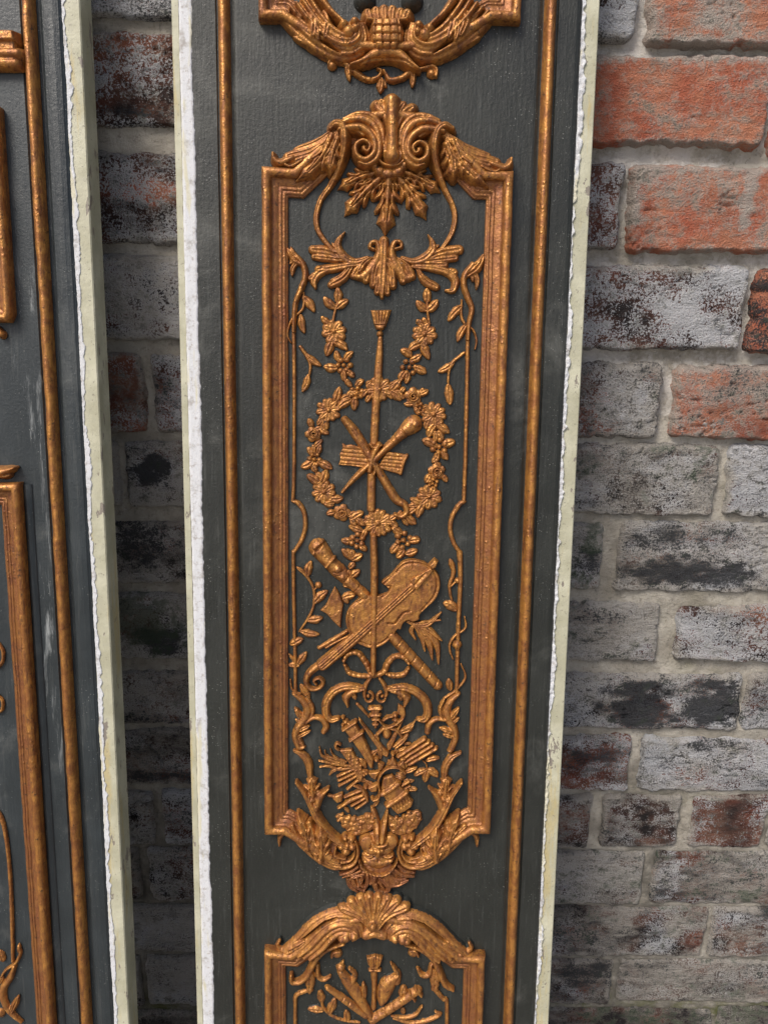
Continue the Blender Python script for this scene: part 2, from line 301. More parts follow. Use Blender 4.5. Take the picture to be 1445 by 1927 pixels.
for ci, (c, bricks) in enumerate(COURSES):
    for (x0, x1, st) in bricks:
        bi += 1
        q = quad(c, x0, x1)
        xs = (q[0][0] + q[3][0]) / 2, (q[1][0] + q[2][0]) / 2
        zt = (q[0][1] + q[1][1]) / 2; zb = max((q[2][1] + q[3][1]) / 2, 0.004)
        cx, cz = (xs[0] + xs[1]) / 2, (zt + zb) / 2; hw, hh_ = (xs[1] - xs[0]) / 2, (zt - zb) / 2
        tilt = random.uniform(-.006, .006)
        seen = (x1 > 1040 and x0 < 1500) or (x1 > 150 and x0 < 380)
        cell = 0.0015 if seen else 0.006
        nx = int((2 * hw + .008) / cell) + 2; nz = int((2 * hh_ + .008) / cell) + 2
        X, Z = np.meshgrid(np.linspace(-hw - .004, hw + .004, nx), np.linspace(-hh_ - .004, hh_ + .004, nz))
        Xm, Zm = X * 1000, Z * 1000
        wob = 2.8 * fbm(Xm / 26, Zm / 26, 3, bi) + 2.6 * fbm(Xm / 7, Zm / 7, 3, bi + 50) - .6
        rc = 3.5
        dx = np.abs(Xm) - hw * 1000 + rc; dz = np.abs(Zm) - hh_ * 1000 + rc
        sdf = np.hypot(np.maximum(dx, 0), np.maximum(dz, 0)) + np.minimum(np.maximum(dx, dz), 0) - rc + wob
        red = STY[st][0] > .6
        prot = random.uniform(1.0, 4.0) if ci > 6 else random.uniform(4.0, 6.0) if red else random.uniform(2.0, 5.0)
        e = 1.7
        hgt = np.where(sdf < 0, prot * (1 - np.maximum(1 + sdf / e, 0) ** 2.2), -sdf * 3.0)
        hgt = hgt + 1.5 * fbm(Xm / 34, Zm / 16, 4, bi + 9) + 1.0 * fbm(Xm / 8, Zm / 4.5, 4, bi + 19) + tilt * Xm * .3
        crack = fbm(Xm / 30, Zm / 9, 4, bi + 33); hgt = hgt - 2.4 * np.exp(-(crack / .022) ** 2) * (fbm(Xm / 30, Zm / 30, 2, bi + 3) > .1)
        hgt = np.maximum(hgt, -9.0)
        wx, wz = X + cx, Z + cz
        at = {}
        for k, n in enumerate(CH):
            a = np.full(X.shape, STY[st][k]) + 0.46 * fbm(Xm / 40, Zm / 24, 4, bi + 70 + k) * (STY[st][k] > .02) + (random.uniform(-.05, .05) if STY[st][k] > .02 else 0)
            for (pc, rx, rz, pn, am) in PATCHW:
                if pn == n and abs(pc[0] - cx) < hw and abs(pc[1] - cz) < hh_ + .01:
                    d2 = np.sqrt(((wx - pc[0]) / rx) ** 2 + ((wz - pc[1]) / rz) ** 2) + 1.0 * fbm(Xm / 16, Zm / 9, 4, bi)
                    a = a + am * np.clip((1.3 - d2) / .8, 0, 1)
            if n == 'buff': a = a + .75 * np.clip((sdf + 7) / 7, 0, 1) * np.clip(.55 + 2.2 * fbm(Xm / 30, Zm / 30, 2, bi + 90), 0, 1)     # mortar smeared over the arrises
            at[n] = np.clip(a, 0, 1.4).ravel()
        V = np.stack([X.ravel(), -hgt.ravel() / 1000, Z.ravel()], 1)
        mesh_obj('brick', V, grid_faces(nz, nx), BRICK, wall, at, matrix=Matrix.Translation((cx, 0, cz)))
        mort_rects.append((cx, cz, hw, hh_))
# mortar bed behind and between the bricks
X, Z = np.meshgrid(np.linspace(-.72, .85, 560), np.linspace(0.0, 1.40, 500))
R_ = np.full(X.shape, 99.0)
for (cx, cz, hw, hh_) in mort_rects:
    R_ = np.minimum(R_, np.maximum(np.abs(X - cx) - hw, np.abs(Z - cz) - hh_) * 1000)
Xm, Zm = X * 1000, Z * 1000
up_right = np.clip((X - .02) / .1, 0, 1) * np.clip((Z - .80) / .08, 0, 1)
depth = -2.6 + 3.0 * fbm(Xm / 40, Zm / 18, 4, 3) + 1.2 * fbm(Xm / 8, Zm / 8, 3, 4)
depth = depth * (1 - up_right) + up_right * (-4.5 + 1.2 * fbm(Xm / 30, Zm / 20, 3, 8) - 2.6 * np.clip(R_ / 5, 0, 1))
depth = depth + np.clip(.62 - Z, 0, .3) * 7 * np.clip(R_ / 3, 0, 1)
depth = np.where(R_ < -3, -8, depth)
low = np.clip((.20 - Z) / .05, 0, 1)
moss = np.clip(low + .5 * np.clip(fbm(Xm / 90, Zm / 60, 3, 12), 0, 1) * np.clip((X - .2) / .1, 0, 1), 0, 1)
V = np.stack([X.ravel(), -depth.ravel() / 1000, Z.ravel()], 1)
mesh_obj('mortar', V, grid_faces(*X.shape), MORTAR, wall, {'moss': moss.ravel(), 'smooth': (up_right * .8).ravel(), 'damp': np.clip((.52 - Z) / .22 + 1.6 * fbm(Xm / 70, Zm / 45, 4, 61), 0, 1).ravel()})
mesh_obj('masonry_core', [(x, y, z) for x in (-.72, .85) for y in (.009, .2) for z in (0, 1.40)],
         [(0, 1, 3, 2), (4, 6, 7, 5), (0, 4, 5, 1), (2, 3, 7, 6), (1, 5, 7, 3), (0, 2, 6, 4)], MORTAR, wall, {'moss': 0.0, 'smooth': 0.0}, smooth=False)

# ------------------------------------------------------------------ leaning panels: frames of reference
LEAN = RAD(8.5); THICK = 0.024
Z_TOP = CAM_H + 0.19
Y0 = -(0.046 + Z_TOP * math.tan(LEAN))
V_TOP = (-0.010 - THICK * math.cos(LEAN) - Y0) / math.sin(LEAN)
class Panel:
    def __init__(s, name, label, x, roll):
        s.M = Matrix.Translation((x, Y0, 0)) @ Matrix.Rotation(-LEAN, 4, 'X') @ Matrix.Rotation(roll, 4, 'Y')
        s.Mi = np.array(s.M.inverted())
        s.o = bpy.data.objects.new(name, None); COL.objects.link(s.o); s.o.matrix_world = s.M
        s.o['label'] = label; s.o['category'] = 'panel'
        s.c = s.Mi[:3, :3] @ CAM + s.Mi[:3, 3]
    def P(s, px, py, h=0.0):                       # point of the drawing -> millimetres on the panel face (h = relief height, mm)
        d = s.Mi[:3, :3] @ ray(px, py)
        t = (-h / 1000.0 - s.c[1]) / d[1]; p = s.c + t * d
        return p[0] * 1000, p[2] * 1000
VIEWS = {'A': (460, 0, .37370), 'B': (460, 400, .37370), 'C': (460, 700, .37370), 'D': (460, 980, .37370), 'E': (460, 1240, .37370), 'F': (460, 1640, .37370),
         'G': (600, 1340, .18685), 'H': (640, 1500, .20069), 'I': (480, 180, .19377), 'K': (601, 1480, .15363), 'X': (0, 0, 1.0),
         'L1': (0, 0, .31834), 'L2': (0, 480, .31834), 'L3': (0, 960, .31834), 'L4': (0, 1427, .31834)}
PAN = None; VW = VIEWS['A']
def use(v):
    global VW
    VW = VIEWS[v]
def pm(p, h=0.0): return PAN.P(VW[0] + p[0] * VW[2], VW[1] + p[1] * VW[2], h)
def sc_at(p, h=0.0):
    a = pm(p, h); b = pm((p[0] + 10 / VW[2], p[1]), h); return (b[0] - a[0]) / 10 * VW[2]
def mx(ax, pts): return [(2 * ax - x, y) for x, y in pts]

# ------------------------------------------------------------------ relief toolkit: smooth height fields cut to each ornament's outline
CELL = 0.45
WS = 1.0                                            # slack on the drawn widths, for tightly packed ornament
def crv(pts, n=8):
    P = np.array(pts, float)
    if len(P) == 2: P = np.array([P[0], (P[0] + P[1]) / 2, P[1]])
    Q = np.vstack([2 * P[0] - P[1], P, 2 * P[-1] - P[-2]]); out = []
    for i in range(1, len(Q) - 2):
        for t in np.linspace(0, 1, n, endpoint=False):
            a, b, c, d = Q[i - 1], Q[i], Q[i + 1], Q[i + 2]
            out.append(.5 * (2 * b + (c - a) * t + (2 * a - 5 * b + 4 * c - d) * t * t + (-a + 3 * b - 3 * c + d) * t ** 3))
    out.append(Q[-2]); return np.array(out)
def seg_field(U, W, P, r):
    best = np.full(U.shape, 1e9); D = np.zeros(U.shape); T = np.zeros(U.shape); Rr = np.ones(U.shape)
    n = len(P) - 1
    for i in range(n):
        a, b = P[i], P[i + 1]; ab = b - a; L2 = max(ab @ ab, 1e-9)
        t = np.clip(((U - a[0]) * ab[0] + (W - a[1]) * ab[1]) / L2, 0, 1)
        d = np.hypot(U - a[0] - t * ab[0], W - a[1] - t * ab[1])
        rr = np.maximum(r[i] + (r[i + 1] - r[i]) * t, .15); q = d / rr
        mk = q < best
        best = np.where(mk, q, best); D = np.where(mk, d, D); T = np.where(mk, (i + t) / n, T); Rr = np.where(mk, rr, Rr)
    return best, D, T, Rr
def bbox(P, m): return P[:, 0].min() - m, P[:, 0].max() + m, P[:, 1].min() - m, P[:, 1].max() + m
def _prof(q, D, R, H, n, z):
    h = z + H * (1 - np.minimum(q, 1) ** n)
    return np.where(q <= 1, h, z - (D - R) * np.maximum(H * n / R, 2.5))
def stroke(pts, w, H=2.2, n=2.4, z=0.0, crease=0.0, bead=0, flute=0, amp=.3):
    """rounded tapering rod along a curve; w = widths (drawing units); bead = knots along it; flute = grooves along it"""
    zl = [z] * len(pts) if np.isscalar(z) else list(z)
    zs = np.interp(np.linspace(0, 1, len(pts)), np.linspace(0, 1, len(zl)), zl)
    k = sc_at(pts[0], zs[0] + H * .6)
    P = crv([pm(p, z_ + H * .6) for p, z_ in zip(pts, zs)])
    w = [w] * len(pts) if np.isscalar(w) else w
    r = np.interp(np.linspace(0, 1, len(P)), np.linspace(0, 1, len(w)), np.array(w, float)) * k / 2 * 1.08 * WS
    Hs = H
    def f(U, W):
        q, D, T, R = seg_field(U, W, P, r)
        h = _prof(q, D, R, Hs, n, z if np.isscalar(z) else np.interp(T, np.linspace(0, 1, len(zl)), zl))
        ins = np.clip(1 - q, 0, 1)
        if crease: h = h - crease * Hs * np.exp(-(q / .22) ** 2) * (q < 1)
        if bead: h = h - amp * Hs * (0.5 - .5 * np.cos(T * bead * 2 * np.pi)) ** 3 * (q < 1)
        if flute: h = h - amp * Hs * (np.abs(np.sin(q * np.pi * flute / 2 + .0)) < .35) * ins
        return h
    return bbox(P, r.max() + 1.6), f
def leaf(a, b, w, H=2.0, bend=0.0, z=0.0, blunt=False, vein=.5):
    dx, dy = b[0] - a[0], b[1] - a[1]
    mid = ((a[0] + b[0]) / 2 - dy * bend, (a[1] + b[1]) / 2 + dx * bend)
    hz = z + H * .6; k = sc_at(a, hz)
    P = crv([pm(p, hz) for p in (a, mid, b)], 7); t = np.linspace(0, 1, len(P))
    prof = (np.sin(np.pi * np.clip(t * .86 + .09, 0, 1)) ** .8 * (1 - .25 * t)) if not blunt else (.35 + .65 * np.sin(np.pi * np.clip(t * .72, 0, 1)) ** .9)
    if not blunt: prof[-1] = .10
    r = w * k / 2 * prof * 1.12 * WS
    ph = random.random() * 6
    def f(U, W):
        q, D, T, R = seg_field(U, W, P, r)
        h = _prof(q, D, R, H * 1.0, 2.6, z * (1 - .45 * T) if z > 4 else z)
        if vein:
            h = h - vein * H * np.exp(-(D / (.12 * r.max() + .12)) ** 2) * (q < 1) * (1 - .5 * T)
            h = h + .10 * H * np.sin(T * 16 - q * 3 + ph) * (q < 1) * q * (r.max() > 2.2)
        return h
    return bbox(P, r.max() + 1.6), f
def ball(c, r, H=2.4, z=0.0, sx=1.0, n=2.2):
    hz = z + H * .5; k = sc_at(c, hz); C = np.array(pm(c, hz)); R = r * k
    def f(U, W):
        d = np.hypot((U - C[0]) / sx, W - C[1]); return _prof(d / R, d, R, H, n, z)
    return (C[0] - R * sx - 1.6, C[0] + R * sx + 1.6, C[1] - R - 1.6, C[1] + R + 1.6), f
def poly(pts, H=2.0, edge=1.2, z=0.0, dome=0.0, smooth=False):
    hz = z + H * .7
    P = np.array([pm(p, hz) for p in pts])
    if smooth:
        P = crv(np.vstack([P, P[:1]]), 6)[:-1]
    def f(U, W):
        d = np.full(U.shape, 1e9); ins = np.zeros(U.shape, bool)
        for i in range(len(P)):
            a, b = P[i], P[(i + 1) % len(P)]; ab = b - a
            t = np.clip(((U - a[0]) * ab[0] + (W - a[1]) * ab[1]) / max(ab @ ab, 1e-9), 0, 1)
            d = np.minimum(d, np.hypot(U - a[0] - t * ab[0], W - a[1] - t * ab[1]))
            cond = ((a[1] > W) != (b[1] > W)) & (U < (b[0] - a[0]) * (W - a[1]) / (b[1] - a[1] + 1e-12) + a[0])
            ins ^= cond
        sd = np.where(ins, d, -d)
        h = z + H * (1 - (1 - np.clip(sd / edge, 0, 1)) ** 2) + dome * np.sqrt(np.clip(sd, 0, 8) / 8)
        return np.where(sd >= 0, h, z + sd * np.maximum(2 * H / edge, 2.5))
    return bbox(P, 1.8), f
GZ = 3.0                                            # height of the surface that grooves are cut into
def groove(pts, w, depth, zh=None):
    zh = GZ if zh is None else zh
    k = sc_at(pts[0], zh); P = crv([pm(p, zh) for p in pts]); r = np.full(len(P), w * k / 2)
    def f(U, W):
        q, D, T, R = seg_field(U, W, P, r); return -depth * np.exp(-q ** 2 * 1.5)
    return bbox(P, w * k + 1), f, 'cut'
def lobed(a, b, w, H=2.4, bend=0.0, z=0.0, n=3):
    out = [leaf(a, b, w * .86, H, bend, z)]
    dx, dy = b[0] - a[0], b[1] - a[1]; L = math.hypot(dx, dy); ux, uy = dx / L, dy / L
    for i in range(n):
        t = .10 + .58 * i / max(n - 1, 1); s_ = w * (.62 - .10 * i)
        for sg in (-1, 1):
            o = bend * 4 * t * (1 - t) * .5
            p0 = (a[0] + dx * t - dy * o, a[1] + dy * t + dx * o)
            p1 = (p0[0] + ux * s_ * .85 - sg * uy * s_ * .55, p0[1] + uy * s_ * .85 + sg * ux * s_ * .55)
            out.append(leaf(p0, p1, w * .46, H * .92, -.12 * sg, z))
    return out
def serr(a, b, w, H=3.0, bend=0.0, z=0.0, n=3, rib=True):
    """broad leaf with saw-toothed lobes, a raised rib and veins cut to each notch"""
    dx, dy = b[0] - a[0], b[1] - a[1]; L = math.hypot(dx, dy); ux, uy = dx / L, dy / L; nx_, ny_ = -uy, ux
    def sp(t):
        o = bend * 4 * t * (1 - t) * L; return a[0] + dx * t + nx_ * o, a[1] + dy * t + ny_ * o
    env = lambda t: w / 2 * (math.sin(math.pi * min(1, .17 + .80 * t)) ** .75)
    cuts, sides = [], {}
    for sg in (1, -1):
        pts = []
        c = sp(0); pts.append((c[0] + sg * nx_ * w * .14, c[1] + sg * ny_ * w * .14))
        for i in range(n):
            tn = .06 + .80 * (i + .25) / n; tt = .06 + .80 * (i + 1.02) / n
            tm = (tn * .45 + tt * .55)
            for t, k_ in ((tm, 1.0), (min(tt, .93), .97 if i < n - 1 else .62)):
                c = sp(t); e_ = env(t) * k_ * random.uniform(.94, 1.06); pts.append((c[0] + sg * nx_ * e_, c[1] + sg * ny_ * e_))
            if i < n - 1:
                t = tt - .02; c = sp(t); e_ = env(t) * .60; q = (c[0] + sg * nx_ * e_, c[1] + sg * ny_ * e_); pts.append(q)
                c0 = sp(max(t - .22, 0.02)); cuts.append(groove([(c0[0] + sg * nx_ * w * .07, c0[1] + sg * ny_ * w * .07), q], w * .07, H * .36, z + H * .8))
        sides[sg] = pts
    out = sides[1] + [b] + sides[-1][::-1]
    k = sc_at(a, z + H)
    pr = [poly(out, H, max(w * k * .24, .8), z, 0.0)]
    if rib: pr.append(stroke([sp(0), sp(.35), sp(.78)], [w * .24, w * .17, w * .05], H=H * .42, z=z + H * .72))
    for sg in (1, -1): pr.append(groove([(sp(.02)[0] + sg * nx_ * w * .14, sp(.02)[1] + sg * ny_ * w * .14), (sp(.42)[0] + sg * nx_ * w * .10, sp(.42)[1] + sg * ny_ * w * .10), (sp(.75)[0] + sg * nx_ * w * .03, sp(.75)[1] + sg * ny_ * w * .03)], w * .055, H * .30, z + H))
    return pr + cuts
def flower(c, r, n=9, H=2.2, z=0.0):
    out = []; a0 = random.random() * 6; r = r * 1.02
    for i in range(n):
        a = a0 + i * 2 * math.pi / n + random.uniform(-.07, .07); rr = r * random.uniform(.92, 1.05)
        out.append(leaf((c[0] + math.cos(a) * r * .22, c[1] + math.sin(a) * r * .22), (c[0] + math.cos(a) * rr, c[1] + math.sin(a) * rr), 2 * math.pi * r / n * 1.02, H * .80, random.uniform(-.06, .06), z, True, .42))
    out += [ball(c, r * .36, H * 1.2, z)] + [groove([(c[0] + math.cos(q) * r * .12, c[1] + math.sin(q) * r * .12), (c[0] + math.cos(q) * r * .3, c[1] + math.sin(q) * r * .3)], r * .1, .5) for q in (0.3, 1.7, 3.2, 4.6)]; return out
def rose(c, r, H=2.4, z=0.0):
    out = []; a0 = random.random() * 6
    for i in range(5):
        a = a0 + i * 2 * math.pi / 5
        out.append(ball((c[0] + math.cos(a) * r * .55, c[1] + math.sin(a) * r * .55), r * .52, H * .62, z, n=3))
    for i in range(4):
        a = a0 + .6 + i * 2 * math.pi / 4
        arc = [(c[0] + math.cos(a + t) * r * .5, c[1] + math.sin(a + t) * r * .5) for t in (-.8, 0, .8)]
        out.append(stroke(arc, r * .22, H * .95, 2, z))
    arc = [(c[0] + math.cos(a0 + t) * r * (.10 + .035 * t), c[1] + math.sin(a0 + t) * r * (.10 + .035 * t)) for t in np.linspace(0, 7, 10)]
    out.append(stroke(arc, r * .18, H * 1.15, 2, z)); return out
def cluster(c, r, H=2.4, z=0.0, n=6):
    out = [ball(c, r * .30, H, z)]; a0 = random.random() * 6
    for i in range(n):
        a = a0 + i * 2 * math.pi / n; rr = r * random.uniform(.58, .74)
        out.append(ball((c[0] + math.cos(a) * rr, c[1] + math.sin(a) * rr), r * random.uniform(.33, .40), H * random.uniform(.75, .95), z))
    return out
def fan(base, tips, w, H=2.2, z=0.0, bend=0.0):
    return [leaf(base, t, w, H, bend, z, True) for t in tips]
def flutes(S0, S1, n, w, H, z, g=lambda p: p):
    """a sheaf of parallel tapering flutes swept between two curves"""
    out = []
    for i in range(n):
        f_ = i / (n - 1); pts = [(a[0] * (1 - f_) + b[0] * f_, a[1] * (1 - f_) + b[1] * f_) for a, b in zip(S0, S1)]
        m_ = len(pts); ws = [w * (.35 + .65 * math.sin(math.pi * min(1, .12 + .82 * j / (m_ - 1))) ** .6) for j in range(m_)]
        out.append(stroke(g(pts), ws, H=H * (1.0 if i % 2 else .82), n=2, z=(z + 1.0) * (.42 + .58 * min(1, f_ * 1.8))))
    return out
NOBJ = 0
def rel(name, prims, parent=None, mat=None, cell=None, k=.14, lump=.17, label=None, foot=0.0):
    """one ornament: the smooth union of its shapes as one mesh on the panel face"""
    global NOBJ
    NOBJ += 1
    flat = []
    def add(p):
        if isinstance(p, list): [add(x) for x in p]
        else: flat.append(p)
    add(prims)
    cl = cell or CELL
    b = np.array([p[0] for p in flat]); u0, u1, w0, w1 = b[:, 0].min(), b[:, 1].max(), b[:, 2].min(), b[:, 3].max()
    us = np.arange(u0, u1 + cl, cl); ws = np.arange(w0, w1 + cl, cl)
    U, W = np.meshgrid(us, ws); Hf = np.full(U.shape, -6.0)
    for p in flat:
        i0, i1 = np.searchsorted(us, p[0][0]), np.searchsorted(us, p[0][1]); j0, j1 = np.searchsorted(ws, p[0][2]), np.searchsorted(ws, p[0][3])
        if i1 <= i0 or j1 <= j0: continue
        sl = np.s_[j0:j1, i0:i1]; h = p[1](U[sl], W[sl]); A = Hf[sl]
        if len(p) == 3: Hf[sl] = np.where(A > .2, np.maximum(A + h, .15), A)
        else: Hf[sl] = np.maximum(A, h) + np.maximum(k - np.abs(A - h), 0) ** 2 / (4 * k) * (h > -1) * (A > -1)
    Hf = Hf + (lump * 1.7 * fbm(U / 5.5, W / 5.5, 3, NOBJ) + lump * .9 * fbm(U / 1.9, W / 1.9, 2, NOBJ + 5)) * np.clip(Hf / .8, 0, 1)
    if Hf.max() < 9: Hf = np.where(Hf > 0, Hf * 1.35, Hf)
    keep = np.maximum.reduce([Hf[:-1, :-1], Hf[1:, :-1], Hf[:-1, 1:], Hf[1:, 1:]]) > -.3
    Hc = np.maximum(Hf, -1.2)
    cu, cw = (u0 + u1) / 2, (w0 + w1) / 2
    V = np.stack([(U.ravel() - cu) / 1000, -Hc.ravel() / 1000, (W.ravel() - cw) / 1000], 1)
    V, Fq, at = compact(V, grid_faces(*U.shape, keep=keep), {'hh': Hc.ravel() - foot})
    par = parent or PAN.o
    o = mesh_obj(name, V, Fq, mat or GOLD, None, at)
    base = Matrix.Translation((cu / 1000, 0, cw / 1000))
    o.parent = par
    if par is not PAN.o: o.location = Vector((cu / 1000, 0, cw / 1000)) - par.location
    else: o.location = (cu / 1000, 0, cw / 1000)
    if label: o['label'] = label
    return o
def sweep(name, path, prof, mat, closed=False, parent=None, step=4.0, wob=.22, seed=0, hh=5.0, label=None):
    """moulding: profile (offset to the left of travel, height) in mm swept with mitres along a path in panel mm"""
    P = np.array(path, float); n = len(P)
    pts, nor = [], []
    idx = range(n) if closed else range(n - 1)
    N_ = []
    for i in range(n):
        a = P[(i - 1) % n]; b = P[i]; c = P[(i + 1) % n]
        d1 = (b - a) if (closed or i > 0) else (c - b); d2 = (c - b) if (closed or i < n - 1) else (b - a)
        d1 = d1 / np.hypot(*d1); d2 = d2 / np.hypot(*d2)
        n1 = np.array([-d1[1], d1[0]]); n2 = np.array([-d2[1], d2[0]]); m_ = n1 + n2
        N_.append(m_ / max(m_ @ n1, .35))
    for i in idx:
        j = (i + 1) % n; L = np.hypot(*(P[j] - P[i])); ns = max(1, int(L / step))
        for t in np.arange(ns) / ns:
            pts.append(P[i] * (1 - t) + P[j] * t); nor.append(N_[i] * (1 - t) + N_[j] * t)
    if not closed: pts.append(P[-1]); nor.append(N_[-1])
    pts = np.array(pts); nor = np.array(nor); pr = np.array(prof, float)
    U = pts[:, None, 0] + nor[:, None, 0] * pr[None, :, 0]; W = pts[:, None, 1] + nor[:, None, 1] * pr[None, :, 0]
    Hh = np.broadcast_to(pr[None, :, 1], U.shape) + 0
    big = np.clip(Hh / 2, 0, 1)
    Hh = Hh + wob * 2.0 * fbm(U / 9, W / 9, 3, seed + 3) * big
    U = U + wob * 1.4 * fbm(U / 14 + 9, W / 14, 3, seed + 7) * big
    cu, cw = U.mean(), W.mean()
    V = np.stack([(U - cu).ravel() / 1000, -Hh.ravel() / 1000, (W - cw).ravel() / 1000], 1)
    ny, nx = U.shape
    i = np.arange(ny * nx).reshape(ny, nx)
    if closed: i = np.vstack([i, i[:1]])
    Fq = np.stack([i[:-1, :-1], i[:-1, 1:], i[1:, 1:], i[1:, :-1]], -1).reshape(-1, 4)[:, ::-1]
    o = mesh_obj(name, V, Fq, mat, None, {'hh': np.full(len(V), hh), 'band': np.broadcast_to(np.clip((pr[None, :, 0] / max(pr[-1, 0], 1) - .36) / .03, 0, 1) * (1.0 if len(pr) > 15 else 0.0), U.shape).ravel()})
    o.parent = parent or PAN.o; o.location = (cu / 1000, 0, cw / 1000)
    if label: o['label'] = label
    return o
def arcprof(w, H, n=9, flat=2.0):
    return [(-w / 2 + w * i / (n - 1), max(H * (1 - abs(2 * i / (n - 1) - 1) ** flat), 0) - (1.0 if i in (0, n - 1) else 0)) for i in range(n)]

# dense profile of the frame moulding, offset measured inwards from the outer edge
FR_W = 20.0
_fp = [(0, -1), (.05, 6.0), (.5, 9.4), (1.4, 11.6), (2.8, 12.8), (4.4, 13.0), (6.0, 12.2), (7.1, 10.4), (7.6, 8.0), (7.8, 6.6), (9.4, 6.0), (12.4, 5.6), (12.9, 4.7), (13.4, 4.7), (13.7, 5.5), (15.2, 5.2), (15.6, 4.0), (16.2, 4.0), (16.5, 4.8), (18.0, 4.4), (18.3, 3.2), (19.0, 3.0), (19.7, 2.6), (20.0, -1)]
def frame_prof(w, hs=0.84): return [(a * w / FR_W, b * hs if b > 0 else b) for a, b in _fp]

# ------------------------------------------------------------------ panel carcass helpers
def extrude(name, sec, v0, v1, mat, attrs=None, step=None, stain=None):
    """section (u, h) in mm from left to right, both ends at the back; capped top and bottom"""
    vsn = [v0, v1] if step is None else list(np.arange(v0, v1, step)) + [v1]
    S = np.array(sec, float); cu, cw = S[:, 0].mean(), (v0 + v1) / 2
    rows = []
    back = S.copy(); back[:, 1] = S[:, 1].min()
    rows.append(np.column_stack([S[:, 0] - cu, -back[:, 1], np.full(len(S), v0 - cw)]))
    for v in vsn: rows.append(np.column_stack([S[:, 0] - cu, -S[:, 1], np.full(len(S), v - cw)]))
    rows.append(np.column_stack([S[:, 0] - cu, -back[:, 1], np.full(len(S), v1 - cw)]))
    V = np.array(rows); ny, nx = V.shape[:2]
    Vm = V.reshape(-1, 3) / 1000
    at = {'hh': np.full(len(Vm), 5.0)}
    if stain is not None: at['stain'] = stain(Vm[:, 0] * 1000 + cu, Vm[:, 2] * 1000 + cw)
    Fq = grid_faces(ny, nx)
    i = np.arange(ny * nx).reshape(ny, nx)
    Fq = np.vstack([Fq, [[i[0, 0], i[-1, 0], i[-1, -1], i[0, -1]]]])
    o = mesh_obj(name, Vm, Fq, mat, None, at, smooth=False)
    o.parent = PAN.o; o.location = (cu / 1000, 0, cw / 1000); return o
def ribbon(name, uL, uR, v0, v1, h, mat, jagL, jagR, seed, lump=.3, foot=-1.0, label=None):
    v = np.arange(v0, v1, .7); s = np.array([0, .02, .2, .4, .6, .8, .98, 1.0])
    jl = jagL * (fbm(v / 40, v * 0, 2, seed) * 1.0 + .75 * fbm(v / 4.5, v * 0, 3, seed + 1)); jr = jagR * (fbm(v / 40, v * 0 + 5, 2, seed) * 1.0 + .75 * fbm(v / 4, v * 0 + 9, 3, seed + 1))
    a, b = uL + jl, np.maximum(uR + jr, uL + jl + .15 * (uR - uL))
    U = a[:, None] * (1 - s) + b[:, None] * s; W = np.repeat(v[:, None], len(s), 1)
    Hh = h + lump * fbm(U / 3, W / 3, 3, seed + 4) * 2
    Hh[:, 0] = foot; Hh[:, -1] = foot
    cu, cw = U.mean(), W.mean()
    V = np.stack([(U - cu).ravel() / 1000, -Hh.ravel() / 1000, (W - cw).ravel() / 1000], 1)
    o = mesh_obj(name, V, grid_faces(*U.shape), mat); o.parent = PAN.o; o.location = (cu / 1000, 0, cw / 1000)
    if label: o['label'] = label
    return o
VB, VT = 4.0, V_TOP * 1000
T = -THICK * 1000

# ================================================================== the main carved panel
PAN = Panel('carved_panel', 'tall charcoal carved panel with gilt violin, wreath and mask, leaning whole in view', 0.0, 0.0)
use('X')
U = lambda px, h=0.0: PAN.P(px, 960, h)[0]
VA = lambda py: PAN.P(717, py, 0)[1]
uc0, uc1, uw1, ub1, ub2, ud2, uw2, uc2 = U(346), U(358.5), U(382), U(434.5, 4), U(998.5, 4), U(1053), U(1063), U(1083)
extrude('board', [(uc1, T), (uc1, 0), (ub1 - 6.2, 0), (ub1 - 5.4, -1.4), (ub1 + 5.4, -1.4), (ub1 + 6.6, -.9), (ub1 + 8.0, -.3), (ub1 + 9.5, 0),
                  (ub2 - 9.5, 0), (ub2 - 8, -.3), (ub2 - 6.6, -.9), (ub2 - 5.4, -1.4), (ub2 + 5.4, -1.4), (ub2 + 6.2, 0), (ud2 - 4.5, 0), (ud2 - 2.4, -.5), (ud2 - .8, -1.8), (ud2, -3.4), (ud2, T)], VB, VT, PAINT)
extrude('painted_edge', [(uc0, T), (uc0, -1.4), (uc0 + .7, -.7), (uc1 - .05, -.7), (uc1 - .05, T)], VB, VT, CREAM)
extrude('painted_edge', [(ud2 + .05, T), (ud2 + .05, -4.0), (uc2 - .7, -4.0), (uc2, -4.7), (uc2, T)], VB, VT, CREAM)
ribbon('bare_edge', uc1 + .1, uw1, VB, VT, .30, WHITE, .4, 1.4, 3, .05, label='chipped strip of bare white gesso along the edge')
ribbon('paint_crust', ud2 - .3, uw2 - 2.3, VB, VT, -2.7, WHITE, 1.2, 3.4, 9, .6, -4.6, label='ragged crust of broken white paint')
for ub, sd_ in ((ub1, 1), (ub2, 2)):
    sweep('bead_moulding', [(ub, VT - .5), (ub, VB)], [(a, b - .9) for a, b in arcprof(9.4, 6.4, 11, 2.3)], GOLD, step=3.0, wob=.3, seed=sd_ * 5)
def PX(v, pts, h=8.0):
    use(v); return [pm(p, h) for p in pts]
